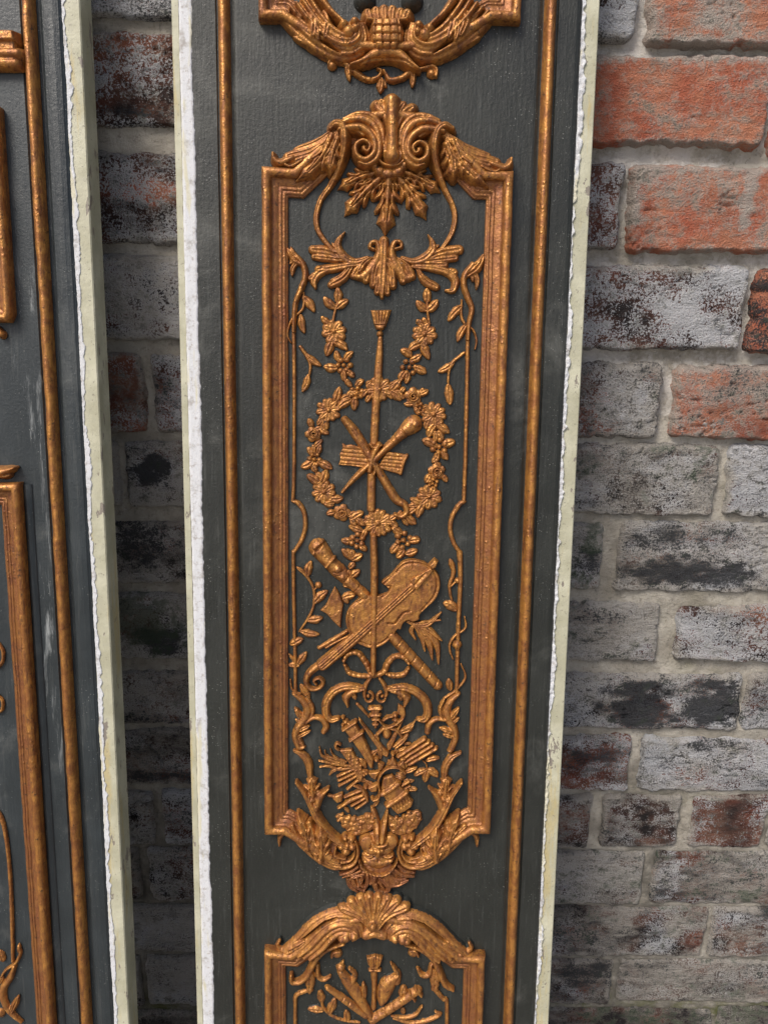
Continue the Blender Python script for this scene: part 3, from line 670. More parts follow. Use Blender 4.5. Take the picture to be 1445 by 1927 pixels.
# frame mouldings (outer edge, anticlockwise)
left_foot = PX('E', [(98, 888), (195, 890), (330, 968), (420, 1022)])
main_path = PX('E', [(934, 1022), (1024, 968), (1150, 885), (1240, 885)]) + \
            PX('A', [(1358, 855), (1215, 852), (1030, 655), (880, 565), (735, 540), (590, 565), (440, 655), (245, 842), (82, 830)]) + left_foot
frame = sweep('frame_moulding', main_path, frame_prof(19.6), GOLD, False, wob=.26, seed=21)
upper = PX('A', [(68, 95), (185, 95), (330, 190), (500, 245), (717, 262), (934, 245), (1104, 190), (1250, 100), (1393, 105)])
upper = [(upper[0][0], VT - 3)] + upper + [(upper[-1][0], VT - 3)]
sweep('frame_moulding', upper, frame_prof(18), GOLD, False, wob=.26, seed=31)
lower = PX('F', [(1215, 428), (1090, 424), (975, 335), (840, 250), (650, 205), (465, 250), (345, 335), (230, 412), (97, 400)])
lower = [(lower[-1][0], 45), (lower[0][0], 45)] + lower
sweep('frame_moulding', lower, frame_prof(18), GOLD, True, wob=.26, seed=41)

# ---- foot of the upper cartouche
use('A'); GZ = 12.0
def upper_scroll(mir):
    g = (lambda pts: pts) if not mir else (lambda pts: mx(717, pts))
    S = lambda pts, w, **k: stroke(g(pts), w, **k)
    return [flutes([(178, 72), (250, 150), (350, 232), (460, 285), (560, 285), (626, 215), (606, 115)], [(320, -30), (370, 50), (425, 120), (475, 160), (510, 172), (545, 160), (550, 120)], 6, 36, 4.5, 8, g),
            leaf(g([(350, 215)])[0], g([(222, 142)])[0], 40, 4, z=3), leaf(g([(400, 250)])[0], g([(242, 180)])[0], 38, 4, z=3), leaf(g([(300, 150)])[0], g([(186, 88)])[0], 44, 4, z=4), leaf(g([(470, 285)])[0], g([(330, 236)])[0], 36, 4, z=3),
            [groove(g([(260 + d, 60 + d * .6), (350 + d * .8, 160 + d * .5), (450 + d * .5, 235 + d * .3)]), 12, 2.4) for d in (-30, 0, 30, 60)],
            leaf(g([(345, 170)])[0], g([(320, 15)])[0], 60, 6, .1, z=9), leaf(g([(405, 180)])[0], g([(395, 30)])[0], 56, 6, .1, z=9), leaf(g([(370, 190)])[0], g([(350, 60)])[0], 44, 6.5, 0, z=9)]
rel('acanthus_scroll', upper_scroll(False), cell=.55)
rel('acanthus_scroll', upper_scroll(True), cell=.55)
for sgn in (0, 1):
    g = (lambda p: p) if not sgn else (lambda p: (1432 - p[0], p[1] + 18))
    rel('blossom_stem', [stroke([g((370, -40)), g((430, 40)), g((505, 110))], [34, 30, 22], H=4, z=11), ball(g((525, 150)), 34, 5, 11), ball(g((500, 115)), 26, 5, 11), ball(g((555, 100)), 24, 5, 11), ball(g((560, 135)), 24, 5, 11)])
basket = [poly([(640, 80), (790, 78), (806, 150), (800, 210), (770, 262), (660, 262), (632, 205), (628, 140)], 7, 4, 6, 3)]
for x in (665, 700, 735, 770): basket.append(groove([(x, 90), (715 + (x - 715) * 1.15, 180), (x, 260)], 9, 1.8))
for y in (120, 160, 200): basket.append(groove([(630, y + 8), (715, y + 14), (808, y + 8)], 9, 1.8))
rel('basket', basket)
rel('basket_rim', [leaf((x, 95), (715 + (x - 715) * 1.18, 20 + abs(x - 715) * .30), 52, 4, z=9, blunt=True) for x in (635, 670, 705, 740, 775, 805)] + [stroke([(622, 92), (715, 100), (815, 92)], 22, H=4, z=9)])
rel('basket_foot', [stroke([(535, 322), (600, 300), (660, 265), (715, 255), (775, 265), (830, 310), (880, 345)], [16, 40, 60, 62, 60, 44, 16], H=6, z=6), groove([(560, 320), (640, 288), (715, 276), (790, 290), (850, 325)], 8, 1.5)])
rel('fruit', ball((605, -12), 52, 7, 2), mat=PAINT); rel('fruit', ball((845, -12), 52, 7, 2), mat=PAINT)
GZ = 3.0
rel('ribbon_festoon', [ball((442, 328), 27, 3.5), stroke([(425, 320), (440, 298), (470, 300), (515, 322), (560, 362), (620, 398), (672, 388), (688, 355), (670, 345)], [20, 26, 22, 36, 40, 34, 26, 20, 16], H=3.4),
     leaf((515, 320), (530, 408), 36, 3.2), leaf((500, 318), (570, 340), 30, 3), groove([(545, 350), (560, 340)], 6, 1), groove([(640, 400), (636, 372)], 6, 1),
     stroke([(700, 352), (712, 372), (735, 402), (790, 392), (835, 362), (880, 350), (930, 335)], [14, 22, 34, 36, 36, 22, 20], H=3.4), ball((942, 368), 28, 3.5), stroke([(915, 345), (945, 332), (968, 350), (965, 385)], [20, 22, 22, 16], H=3.2),
     leaf((850, 360), (845, 440), 38, 3.2), leaf((690, 395), (684, 468), 44, 3.4), leaf((690, 400), (665, 440), 26, 2.6), leaf((695, 400), (715, 440), 26, 2.6)])

# ---- cresting of the main frame
rel('central_clasp', [stroke([(742, 500), (744, 620), (744, 745), (744, 775)], [78, 62, 72, 88], H=8, z=9, n=2.6), leaf((728, 640), (668, 512), 56, 4, .12, 9, True), leaf((728, 640), (690, 500), 44, 5, .1, 9, True),
     leaf((765, 640), (845, 528), 54, 4, -.12, 9, True), leaf((765, 640), (800, 512), 44, 5, -.1, 9, True), stroke([(700, 690), (712, 790), (745, 822), (785, 790), (792, 690)], [26, 26, 24, 26, 26], H=3, z=9)])
def crest_scroll(mir):
    def g(pts): return pts if not mir else [(1482 - x, y + 8) for x, y in pts]
    S = lambda pts, w, **k: stroke(g(pts), w, **k)
    return [S([(478, 650), (520, 640), (590, 640), (648, 690), (655, 760), (612, 800), (566, 778), (562, 728), (600, 704), (632, 728), (622, 760), (602, 752)], [30, 40, 46, 44, 40, 36, 32, 30, 26, 24, 22, 20], H=6.5, z=9),
            S([(480, 622), (540, 596), (610, 600), (660, 640), (682, 720), (668, 790), (620, 826), (575, 815)], [30, 44, 48, 46, 42, 34, 26, 12], H=5, z=9),
            S([(500, 596), (570, 570), (640, 580), (690, 640), (702, 720)], [20, 34, 38, 34, 20], H=4.5, z=8),
            S([(520, 660), (560, 655), (600, 680)], [24, 26, 14], H=3, z=9), ball(g([(602, 745)])[0], 20, 5.5, 9)]
rel('crest_scroll', crest_scroll(False)); rel('crest_scroll', crest_scroll(True))
def shoulder(mir):
    g = (lambda x, y: (x, y)) if not mir else (lambda x, y: (1487 - x, y + 30 - max(0, 300 - x) * .02))
    sg = -1 if mir else 1
    Lf = lambda a, b, w, H, bd, z=9: leaf(g(*a), g(*b), w, H, bd * sg, z, True, .45)
    return [Lf((455, 645), (258, 742), 34, 3, -.06), Lf((470, 655), (215, 775), 46, 3.4, -.09), Lf((470, 660), (175, 806), 44, 3.6, -.10), Lf((470, 665), (225, 822), 40, 3.6, -.04),
            serr(g(440, 672), g(256, 905), 104, 5.0, -.10 * sg, 7, 3), serr(g(470, 690), g(432, 872), 104, 5.0, .06 * sg, 7.5, 3), Lf((470, 670), (330, 850), 40, 5, -.10, 9),
            stroke([g(240, 792), g(180, 814), g(150, 796), g(142, 766)], [28, 32, 26, 16], H=3.4, z=8), stroke([g(290, 806), g(235, 834), g(205, 826)], [14, 17, 14], H=3, z=8)]
rel('shoulder_acanthus', shoulder(False)); rel('shoulder_acanthus', shoulder(True))
rel('tendril', [stroke([(432, 640), (455, 615), (490, 625), (502, 690), (492, 780), (458, 880)], [22, 36, 44, 40, 34, 34], H=3.6, z=[11, 13, 13, 12, 7.5, 3.5], crease=.25), stroke([(458, 880), (430, 935), (385, 1000), (362, 1080), (368, 1150), (400, 1205), (450, 1265)], [34, 32, 32, 32, 30, 28, 22], H=4, z=[3.5, 1, 0, 0, 0, 0, 0], crease=.25)])
rel('tendril', [stroke([(1050, 640), (1010, 622), (972, 650), (956, 720), (962, 810), (990, 900)], [22, 34, 38, 36, 34, 32], H=3.6, z=[11, 13, 13, 12, 7.5, 3.5], crease=.25), stroke([(990, 900), (1010, 950), (1048, 1030), (1060, 1100), (1040, 1180), (985, 1265)], [32, 30, 30, 30, 28, 22], H=4, z=[3.5, 1, 0, 0, 0, 0], crease=.25)])
rel('collar', [stroke([(655, 838), (680, 862), (725, 876), (778, 862), (808, 828)], [40, 52, 56, 52, 36], H=4.6, z=3.5, bead=4, amp=.22), stroke([(676, 805), (700, 828), (742, 838), (785, 826), (806, 800)], 20, H=3.5, z=5)])
for a, b, w, bd in (((666, 868), (464, 954), 118, .05), ((800, 862), (992, 970), 116, -.05), ((696, 884), (500, 1090), 132, .04), ((766, 882), (918, 1108), 132, -.04), ((728, 872), (708, 1190), 150, 0)):
    rel('palmette_leaf', serr(a, b, w, 4.2 if w < 140 else 5.0, bd, .3, 4), k=.4)

# ---- drop palmette and its sprigs
use('B')
rel('drop_palmette', [stroke([(703, 140), (700, 230), (694, 330), (692, 425)], [50, 52, 70, 20], H=4.6, crease=.2), leaf((700, 210), (648, 362), 44, 4, .1, 0, True), leaf((700, 210), (748, 368), 44, 4, -.1, 0, True), leaf((700, 260), (668, 400), 36, 4, .05, 0, True), leaf((700, 260), (720, 404), 36, 4, -.05, 0, True),
     stroke([(652, 185), (632, 172), (642, 150), (668, 152), (678, 200), (655, 260), (600, 318), (555, 322)], [18, 22, 26, 30, 40, 54, 50, 30], H=3.8), leaf((665, 230), (612, 338), 46, 3.6, .08, 0, True), leaf((650, 230), (548, 318), 44, 3.2, .1, 0, True), leaf((640, 225), (580, 290), 36, 3.8, .1, 0, True),
     stroke([(762, 182), (790, 172), (784, 148), (756, 150), (742, 200), (762, 265), (810, 325), (842, 325)], [18, 22, 26, 30, 40, 54, 50, 30], H=3.8), leaf((755, 230), (798, 344), 46, 3.6, -.08, 0, True), leaf((770, 230), (846, 322), 44, 3.2, -.1, 0, True)])
rel('acanthus_sprig', [stroke([(620, 228), (560, 246), (505, 228), (470, 180), (476, 135), (505, 98)], [26, 40, 54, 48, 30, 8], H=3.4, crease=.2), leaf((470, 190), (440, 150), 24, 2.4), leaf((500, 225), (345, 186), 56, 3, .06, 0, True), leaf((520, 240), (352, 222), 40, 3, 0, 0, True), leaf((560, 255), (372, 284), 46, 3.2, -.04, 0, True),
     stroke([(570, 262), (470, 272), (385, 298), (350, 340), (358, 380)], [20, 40, 48, 46, 14], H=3.2, crease=.25), leaf((385, 290), (332, 330), 34, 2.8, 0, 0, True), leaf((540, 272), (438, 362), 48, 3.2, -.10, 0, True), leaf((520, 282), (430, 340), 26, 3, -.1)])
rel('acanthus_sprig', [stroke([(795, 228), (850, 246), (905, 230), (945, 190), (946, 150), (924, 110)], [26, 40, 54, 48, 30, 8], H=3.4, crease=.2), leaf((948, 185), (980, 160), 24, 2.4), leaf((915, 230), (1080, 186), 56, 3, -.06, 0, True), leaf((900, 245), (1062, 228), 40, 3, 0, 0, True), leaf((860, 258), (1010, 262), 40, 3, 0, 0, True),
     stroke([(845, 272), (945, 280), (1020, 298), (1060, 340), (1050, 390), (1015, 392)], [20, 40, 46, 46, 34, 18], H=3.2, crease=.25), leaf((1020, 290), (1058, 300), 40, 2.8, 0, 0, True), leaf((870, 282), (966, 375), 46, 3.2, .12, 0, True)])

# ---- side stems, fillets and vines
use('B')
rel('serpent_stem', [stroke([(268, 222), (296, 262), (306, 320), (284, 385), (258, 450), (250, 530), (248, 600)], [24, 34, 34, 34, 30, 26, 22], H=3.6), leaf((298, 262), (216, 176), 52, 3.2, -.1), leaf((285, 240), (232, 168), 30, 3.4, -.1), leaf((275, 240), (240, 322), 34, 2.6, .15), leaf((262, 215), (228, 260), 26, 2.6)])
rel('serpent_stem', [stroke([(1150, 258), (1112, 310), (1104, 360), (1122, 420), (1145, 485), (1130, 560), (1124, 640)], [28, 34, 34, 34, 30, 26, 22], H=3.6), leaf((1112, 320), (1206, 206), 56, 3.4, .12), leaf((1130, 280), (1196, 222), 32, 3.6, .1), leaf((1150, 285), (1168, 388), 34, 2.6, -.12), leaf((1140, 300), (1150, 350), 24, 2.6)])
l_up = [PAN.P(460 + x * .3737, 400 + y * .3737) for x, y in ((248, 590), (250, 900))]
def vfillet(name, parts):
    prims = []
    for v, pts, w in parts:
        use(v); prims.append(stroke(pts, w, H=2.3, n=3))
    rel(name, prims, lump=.16)
vfillet('border_fillet', [('B', [(248, 590), (251, 830), (250, 1230)], [20, 22, 20]), ('C', [(250, 420), (248, 560), (244, 645)], 20), ('C', [(242, 650), (272, 662), (300, 708), (306, 780), (286, 850), (246, 912)], [18, 28, 26, 24, 24, 20]), ('C', [(246, 905), (248, 1100), (250, 1230)], 20), ('D', [(250, 470), (254, 640), (258, 880)], 20)])
vfillet('border_fillet', [('B', [(1124, 630), (1120, 900), (1112, 1230)], [22, 22, 22]), ('C', [(1113, 420), (1108, 560), (1104, 650)], 22), ('C', [(1108, 652), (1082, 668), (1046, 728), (1036, 790), (1052, 858), (1090, 918)], [20, 28, 26, 24, 24, 20]), ('C', [(1084, 912), (1088, 1030), (1080, 1230)], [30, 24, 24]), ('D', [(1080, 470), (1074, 640), (1068, 880)], 22)])
use('B')
def vine(v, stem, w, leaves):
    use(v)
    o = rel('vine_stem', stroke(stem, w, H=1.8)) if stem else None
    for (a, b, ww, bd) in leaves: rel('vine_leaf', leaf(a, b, ww, 2.2, bd, 0))
vine('B', [(298, 402), (300, 450), (290, 490), (245, 530), (222, 580), (218, 620), (234, 655)], [12, 15, 16, 16, 13, 11, 8], [((298, 425), (352, 498), 52, -.05), ((284, 518), (302, 608), 46, .05)])
vine('B', [(282, 676), (318, 728), (332, 770), (326, 820), (306, 870)], [20, 22, 18, 14, 12], [((310, 715), (388, 772), 44, .05), ((322, 820), (292, 904), 44, -.04)])
vine('B', [(1094, 440), (1092, 520), (1112, 562), (1150, 590), (1168, 640), (1160, 688)], [12, 16, 17, 15, 13, 9], [((1092, 470), (1026, 546), 50, .05), ((1112, 568), (1072, 650), 46, .05)])
vine('B', [(1104, 706), (1050, 752), (1032, 790), (1026, 850), (1032, 890)], [18, 20, 18, 14, 12], [((1050, 758), (974, 802), 46, -.06), ((1026, 870), (1036, 968), 54, 0)])
vine('D', [(268, 238), (318, 286), (348, 345), (350, 420), (322, 490), (276, 558)], [14, 18, 17, 17, 16, 12], [((318, 275), (336, 204), 50, -.08), ((300, 262), (262, 232), 26, 0), ((352, 412), (418, 352), 52, -.04), ((322, 500), (392, 488), 52, .06), ((284, 556), (378, 572), 46, .06), ((236, 622), (294, 594), 52, 0), ((270, 722), (312, 662), 46, 0), ((262, 722), (222, 668), 22, 0), ((272, 728), (222, 726), 40, 0)])
use('D'); rel('vine_bud', [ball((373, 325), 20, 2.4), stroke([(350, 350), (362, 338)], 10, H=1.6)])
vine('D', [(232, 800), (240, 850), (282, 872)], [10, 14, 14], [((286, 830), (328, 896), 46, 0)])
vine('D', [(1044, 205), (1052, 262), (1034, 320), (1036, 370), (1046, 402)], [18, 26, 20, 16, 12], [((1036, 195), (1056, 262), 34, 0), ((1062, 448), (1004, 415), 58, .1)])
use('D'); rel('vine_bud', [ball((1072, 302), 18, 2.4), stroke([(1040, 330), (1058, 312)], 12, H=1.8)])
vine('D', [(1108, 482), (1112, 540), (1060, 580), (1034, 620), (1036, 660), (1050, 698)], [9, 14, 16, 16, 14, 10], [])
use('D'); rel('vine_bud', [ball((1071, 626), 25, 3, .6), leaf((1071, 650), (1070, 604), 36, 3.6)])
vine('D', [(1090, 722), (1112, 790), (1060, 858), (1002, 900), (984, 950), (998, 990)], [9, 15, 18, 17, 16, 12], [((1036, 852), (1028, 796), 42, 0)])

# ---- hanging staff with tassel
use('B')
rel('staff_tassel', [poly([(634, 488), (742, 486), (716, 568), (700, 592), (664, 590), (650, 562)], 3.4, 1.6), ball((682, 610), 18, 3.2)] + [groove([(644 + i * 18, 490), (660 + i * 10, 556)], 7, 1.1) for i in range(6)] + [groove([(650, 565), (716, 565)], 7, 1.2)])
rel('staff', [stroke([(684, 632), (680, 720), (672, 830), (660, 1000), (652, 1160)], [24, 36, 42, 42, 40], H=2.8, n=4), ])
use('C'); rel('staff', stroke([(640, 520), (638, 690)], 42, H=2.8, n=4))
use('D'); rel('staff', [stroke([(650, 80), (654, 250), (652, 500), (648, 770)], [34, 38, 36, 26], H=5.4, n=4)])

# ---- flower garland
WS = 1.16
gar = bpy.data.objects.new('garland', None); COL.objects.link(gar); gar.parent = PAN.o; gar.location = (0, 0, 0)
def G_(kind, *a):
    if kind == 'leaf': return rel('leaf', leaf(a[0], a[1], a[2] if len(a) > 2 else 42, 2.3, random.uniform(-.08, .08)), gar)
    if kind == 'fl': return rel('flower', flower(a[0], a[1], a[2] if len(a) > 2 else 9, 2.7), gar)
    if kind == 'ro': return rel('rose', rose(a[0], a[1], 3.0), gar)
    if kind == 'cl': return rel('blossom', cluster(a[0], a[1], 2.9), gar)
    if kind == 'st': return rel('stem', stroke(a[0], 14, H=1.7), gar)
use('B')
for it in [('leaf', (470, 448), (468, 376), 44), ('leaf', (456, 478), (400, 424), 44), ('leaf', (466, 478), (522, 440), 44), ('st', [(470, 450), (458, 490), (446, 545)]), ('leaf', (432, 560), (388, 522), 34), ('fl', (450, 598), 46, 8),
           ('leaf', (440, 648), (414, 722), 46), ('leaf', (448, 645), (518, 690), 46), ('leaf', (462, 700), (478, 752), 34), ('cl', (500, 768), 44), ('leaf', (462, 782), (402, 774), 46), ('leaf', (508, 738), (546, 700), 36), ('leaf', (500, 800), (508, 850), 34), ('leaf', (520, 800), (552, 828), 34), ('leaf', (510, 840), (542, 876), 30),
           ('leaf', (920, 446), (918, 382), 44), ('leaf', (912, 492), (868, 444), 44), ('leaf', (924, 492), (972, 438), 46), ('st', [(920, 450), (922, 500), (932, 560)]), ('leaf', (900, 562), (868, 540), 32), ('leaf', (918, 560), (900, 528), 30), ('fl', (906, 612), 48, 9),
           ('leaf', (890, 656), (828, 692), 44), ('leaf', (896, 660), (930, 738), 46), ('leaf', (838, 720), (788, 690), 42), ('leaf', (840, 742), (888, 716), 40), ('cl', (830, 778), 46), ('leaf', (862, 782), (914, 806), 44), ('leaf', (806, 800), (784, 850), 38), ('leaf', (826, 810), (812, 860), 34), ('leaf', (740, 892), (782, 842), 46), ('leaf', (730, 870), (760, 850), 26)]: G_(*it)
use('C')
for it in [('fl', (680, 86), 50, 10), ('leaf', (628, 120), (612, 148), 30), ('leaf', (616, 60), (638, 48), 26), ('cl', (566, 106), 42), ('leaf', (562, 70), (600, 40), 34), ('leaf', (556, 130), (552, 192), 40), ('leaf', (532, 140), (472, 182), 46), ('leaf', (530, 120), (486, 138), 34), ('leaf', (456, 150), (478, 76), 44),
           ('fl', (424, 192), 48, 10), ('leaf', (388, 230), (368, 268), 30), ('leaf', (400, 240), (414, 288), 42), ('leaf', (384, 285), (424, 310), 34), ('ro', (346, 312), 42), ('leaf', (338, 275), (322, 236), 34), ('cl', (352, 440), 40), ('leaf', (340, 452), (286, 480), 44), ('leaf', (380, 455), (440, 486), 46), ('leaf', (340, 418), (318, 380), 32), ('leaf', (368, 410), (384, 366), 32), ('leaf', (350, 405), (346, 365), 26),
           ('leaf', (378, 560), (318, 518), 50), ('leaf', (390, 556), (414, 492), 46), ('leaf', (358, 500), (352, 476), 30), ('fl', (400, 605), 46, 9), ('leaf', (436, 640), (494, 634), 44), ('leaf', (400, 656), (450, 672), 34), ('ro', (490, 708), 46), ('leaf', (450, 706), (416, 716), 36), ('leaf', (536, 740), (598, 706), 46), ('leaf', (540, 748), (560, 772), 34), ('leaf', (566, 740), (606, 772), 38),
           ('leaf', (742, 100), (786, 140), 48), ('leaf', (790, 100), (808, 80), 30), ('ro', (850, 122), 48), ('leaf', (886, 110), (924, 92), 36), ('leaf', (880, 120), (900, 80), 28), ('cl', (884, 184), 34), ('leaf', (860, 180), (880, 214), 30), ('fl', (952, 214), 50, 10), ('leaf', (960, 262), (926, 328), 46), ('leaf', (972, 262), (1030, 304), 48), ('leaf', (976, 300), (1000, 340), 34), ('leaf', (962, 310), (960, 350), 30),
           ('cl', (980, 376), 48), ('leaf', (956, 366), (898, 342), 50), ('leaf', (1004, 364), (1056, 350), 50), ('leaf', (972, 410), (962, 452), 36), ('leaf', (998, 404), (1022, 440), 36), ('ro', (968, 500), 46), ('leaf', (1000, 524), (1018, 552), 32), ('leaf', (930, 520), (912, 556), 36), ('cl', (948, 562), 32), ('fl', (930, 628), 48, 9), ('leaf', (898, 660), (836, 636), 40), ('leaf', (900, 664), (872, 732), 46), ('leaf', (870, 670), (826, 672), 34), ('leaf', (858, 690), (828, 714), 36),
           ('fl', (672, 762), 58, 12), ('leaf', (732, 744), (770, 720), 34), ('leaf', (736, 752), (772, 778), 34), ('leaf', (820, 728), (862, 764), 44), ('leaf', (800, 740), (822, 772), 30),
           ('cl', (568, 850), 46), ('leaf', (540, 852), (490, 848), 40), ('leaf', (590, 800), (526, 776), 40), ('leaf', (596, 830), (614, 790), 34), ('leaf', (585, 880), (612, 900), 34), ('leaf', (548, 940), (492, 894), 48), ('leaf', (546, 945), (592, 920), 42), ('leaf', (550, 930), (540, 900), 34), ('leaf', (530, 985), (552, 960), 34),
           ('leaf', (540, 1030), (580, 1000), 40), ('leaf', (536, 1040), (524, 1000), 40), ('leaf', (506, 1075), (558, 1062), 48), ('leaf', (500, 1135), (556, 1122), 44), ('leaf', (500, 1140), (520, 1165), 30),
           ('cl', (800, 848), 50), ('leaf', (836, 850), (882, 846), 44), ('leaf', (788, 812), (746, 780), 40), ('leaf', (772, 870), (738, 910), 44), ('leaf', (800, 900), (768, 936), 40), ('leaf', (815, 915), (870, 896), 42), ('leaf', (790, 895), (756, 880), 30)]: G_(*it)

for i in range(46):
    a = i * 2 * math.pi / 46 + random.uniform(-.05, .05); rx, ry = 306, 332
    c = (662 + rx * math.cos(a), 424 + ry * math.sin(a)); d = a + (math.pi / 2) * (1 if i % 2 else -1) * .55 + (math.pi if i % 3 == 0 else 0) + random.uniform(-.3, .3)
    L_ = random.uniform(30, 44)
    rel('leaf', leaf((c[0] - math.cos(d) * 6, c[1] - math.sin(d) * 6), (c[0] + math.cos(d) * L_, c[1] + math.sin(d) * L_), 32, 1.9, random.uniform(-.1, .1)), gar)

WS = 1.05
# ---- crossed pipe and crook with music sheets
sheetL = [poly([(490, 352), (512, 366), (540, 362), (592, 380), (640, 470), (600, 486), (540, 474), (472, 470), (482, 440), (478, 410), (492, 385)], 2.0, .9)] + [groove([(486, y), (560, y + 6), (620, y + 12)], 7, .8) for y in (385, 405, 425, 446, 462)]
rel('music_sheet', sheetL)
rel('music_sheet', [poly([(720, 398), (770, 406), (826, 414), (818, 440), (792, 520), (740, 506), (668, 484), (690, 440)], 2.0, .9), stroke([(818, 420), (800, 460), (786, 512)], 20, H=3.0)] + [groove([(690 + (y - 400) * -.15, y + 10), (790, y + 20)], 7, .8) for y in (410, 428, 446, 464)])
rel('crook', [stroke([(505, 240), (560, 310), (640, 440)], [38, 50, 44], H=3.6), stroke([(640, 440), (700, 540), (762, 640), (806, 668), (818, 704), (792, 728), (758, 718)], [40, 42, 44, 36, 32, 30, 22], H=3.8), groove([(540, 290), (620, 400)], 8, .7)])
rel('shepherd_pipe', [stroke([(850, 262), (812, 292), (768, 334), (700, 396), (640, 456)], [88, 66, 46, 40, 38], H=4.2), stroke([(640, 456), (560, 530), (492, 606)], [36, 30, 14], H=3.6), groove([(790, 290), (830, 330)], 8, 1.0), groove([(752, 326), (790, 360)], 8, 1.0), groove([(735, 345), (770, 376)], 7, .8), ball((862, 262), 34, 5, 0)])
rel('knot', [stroke([(676, 366), (648, 420), (630, 500)], [30, 40, 30], H=4.6), stroke([(636, 366), (652, 380), (690, 368)], [20, 22, 16], H=4.4), stroke([(628, 440), (660, 480), (650, 520)], [24, 26, 16], H=4.4)])

# ---- violin and horn trophy
use('D')
rel('horn', [stroke([(372, 138), (430, 214)], [92, 66], H=4.6, n=2.6), stroke([(430, 214), (470, 250), (510, 292), (560, 336), (606, 378)], [70, 78, 62, 54, 54], H=4.4), stroke([(348, 165), (392, 104)], [24, 24], H=5.0), stroke([(412, 232), (452, 186)], [20, 20], H=5.4), groove([(360, 150), (386, 120)], 16, 2.2), groove([(500, 310), (540, 262)], 8, 1), groove([(450, 260), (500, 250)], 8, 1), groove([(548, 360), (590, 318)], 7, .8), ball((470, 245), 22, 2, 3.6), ball((495, 285), 18, 2, 3.4)])
rel('horn_tube', [stroke([(740, 580), (850, 700), (972, 832)], [56, 54, 50], H=4.2)] + [groove([(760 + i * 38, 634 + i * 42), (806 + i * 34, 590 + i * 42)], 7, .9) for i in range(6)])
rel('torn_sheet', [poly([(455, 328), (478, 362), (490, 395), (500, 420), (492, 470), (486, 546), (440, 502), (412, 470), (378, 452), (410, 420), (430, 375)], 2.4, 1.0)])
for tip, via, w in (((990, 462), (920, 524), 34), ((992, 604), (930, 552), 36), ((978, 722), (960, 610), 40), ((946, 700), (925, 610), 40), ((908, 656), (890, 580), 32), ((862, 600), (840, 556), 26), ((985, 500), (900, 512), 20)):
    rel('feather', stroke([(818, 508), (850, 520), via, tip], [14, 18, w, 10], H=2.6, crease=.3))
rel('bow', [stroke([(376, 640), (450, 598), (516, 556)], [22, 26, 20], H=2.2), stroke([(410, 640), (470, 606), (520, 582)], [12, 14, 14], H=1.8)])
body = [(938, 226), (900, 202), (850, 190), (800, 200), (765, 232), (730, 272), (694, 298), (690, 318), (712, 332), (722, 352), (690, 368), (640, 372), (604, 366), (560, 402), (524, 440), (508, 500), (522, 560), (552, 606), (600, 634), (652, 644), (704, 624), (744, 588), (762, 562), (772, 548), (788, 548), (800, 520), (820, 504), (850, 510), (882, 496), (884, 474), (920, 438), (962, 398), (984, 350), (986, 296), (966, 252)]
vio = rel('violin', [poly(body, 3.6, 1.3, 0, .4, smooth=True), groove([(700, 318), (760, 258), (800, 222), (850, 210), (910, 222), (956, 264), (968, 320), (950, 380), (890, 450)], 10, 1.1), groove([(600, 386), (540, 434), (526, 500), (542, 566), (600, 614), (652, 624), (700, 604), (745, 566)], 10, 1.1),
      groove([(842, 455), (806, 458), (778, 486), (756, 514), (724, 514)], 10, 1.5), ball((840, 462), 9, .6, 4.0), groove([(722, 326), (736, 330), (716, 362), (692, 382)], 9, 1.4), groove([(700, 640), (745, 590)], 6, .5), groove([(848, 206), (848, 240)], 5, .7), groove([(770, 236), (768, 262)], 5, .7)], lump=.14)
rel('fingerboard', [stroke([(846, 330), (700, 462), (560, 590), (392, 730)], [40, 44, 46, 48], H=1.7, n=5, z=3.4)] + [groove([(834 + o * .6, 330 + o * .7), (560 + o * .6, 578 + o * .7), (388 + o * .6, 728 + o * .7)], 6, 1.0) for o in (-14, 0, 14)], vio, lump=.08)
rel('tailpiece', [poly([(938, 232), (950, 250), (918, 290), (866, 352), (828, 296), (880, 268)], 2.2, .8, 3.6), groove([(910, 260), (858, 318)], 14, .8)], vio, mat=GOLD)
rel('end_pin', [poly([(925, 224), (958, 192), (976, 208), (962, 238), (944, 246)], 2.6, 1.2, 3.0)], vio)
rel('violin_scroll', [stroke([(412, 712), (352, 746), (318, 782), (312, 820), (338, 848), (378, 842), (396, 815), (376, 792), (350, 806), (362, 824)], [46, 40, 34, 28, 26, 24, 22, 18, 16, 12], H=3.8), groove([(390, 728), (340, 768)], 8, .8)], vio)

# ---- ribbon bow, C scrolls, side brackets
rel('ribbon_bow', [stroke([(636, 772), (610, 716), (570, 668), (520, 672), (500, 706)], [26, 32, 30, 32, 22], H=3.4, bead=9, amp=.14), stroke([(506, 728), (530, 768), (580, 782), (630, 784)], [20, 30, 28, 28], H=3.0, bead=6, amp=.14), stroke([(652, 782), (700, 764), (724, 716), (760, 684), (806, 690), (828, 720)], [28, 34, 34, 32, 32, 20], H=3.4, bead=9, amp=.14), stroke([(826, 744), (800, 776), (750, 782), (716, 772)], [20, 32, 32, 22], H=3.0, bead=6, amp=.14), ball((645, 775), 24, 4),
     stroke([(636, 790), (612, 828), (604, 866), (606, 890)], [20, 24, 22, 18], H=2.8), stroke([(682, 796), (708, 836), (716, 868), (712, 884)], [20, 24, 22, 18], H=2.8)])
for cx, sg in ((627, 1), (690, -1)):
    rel('ring', [stroke([(cx + 21 * math.cos(a) * sg, 888 + 24 * math.sin(a)) for a in np.linspace(-1.4, 3.0, 9)], [18, 17, 16, 14, 12], H=2.8), ball((cx - 4 * sg, 884), 13, 2.2)])
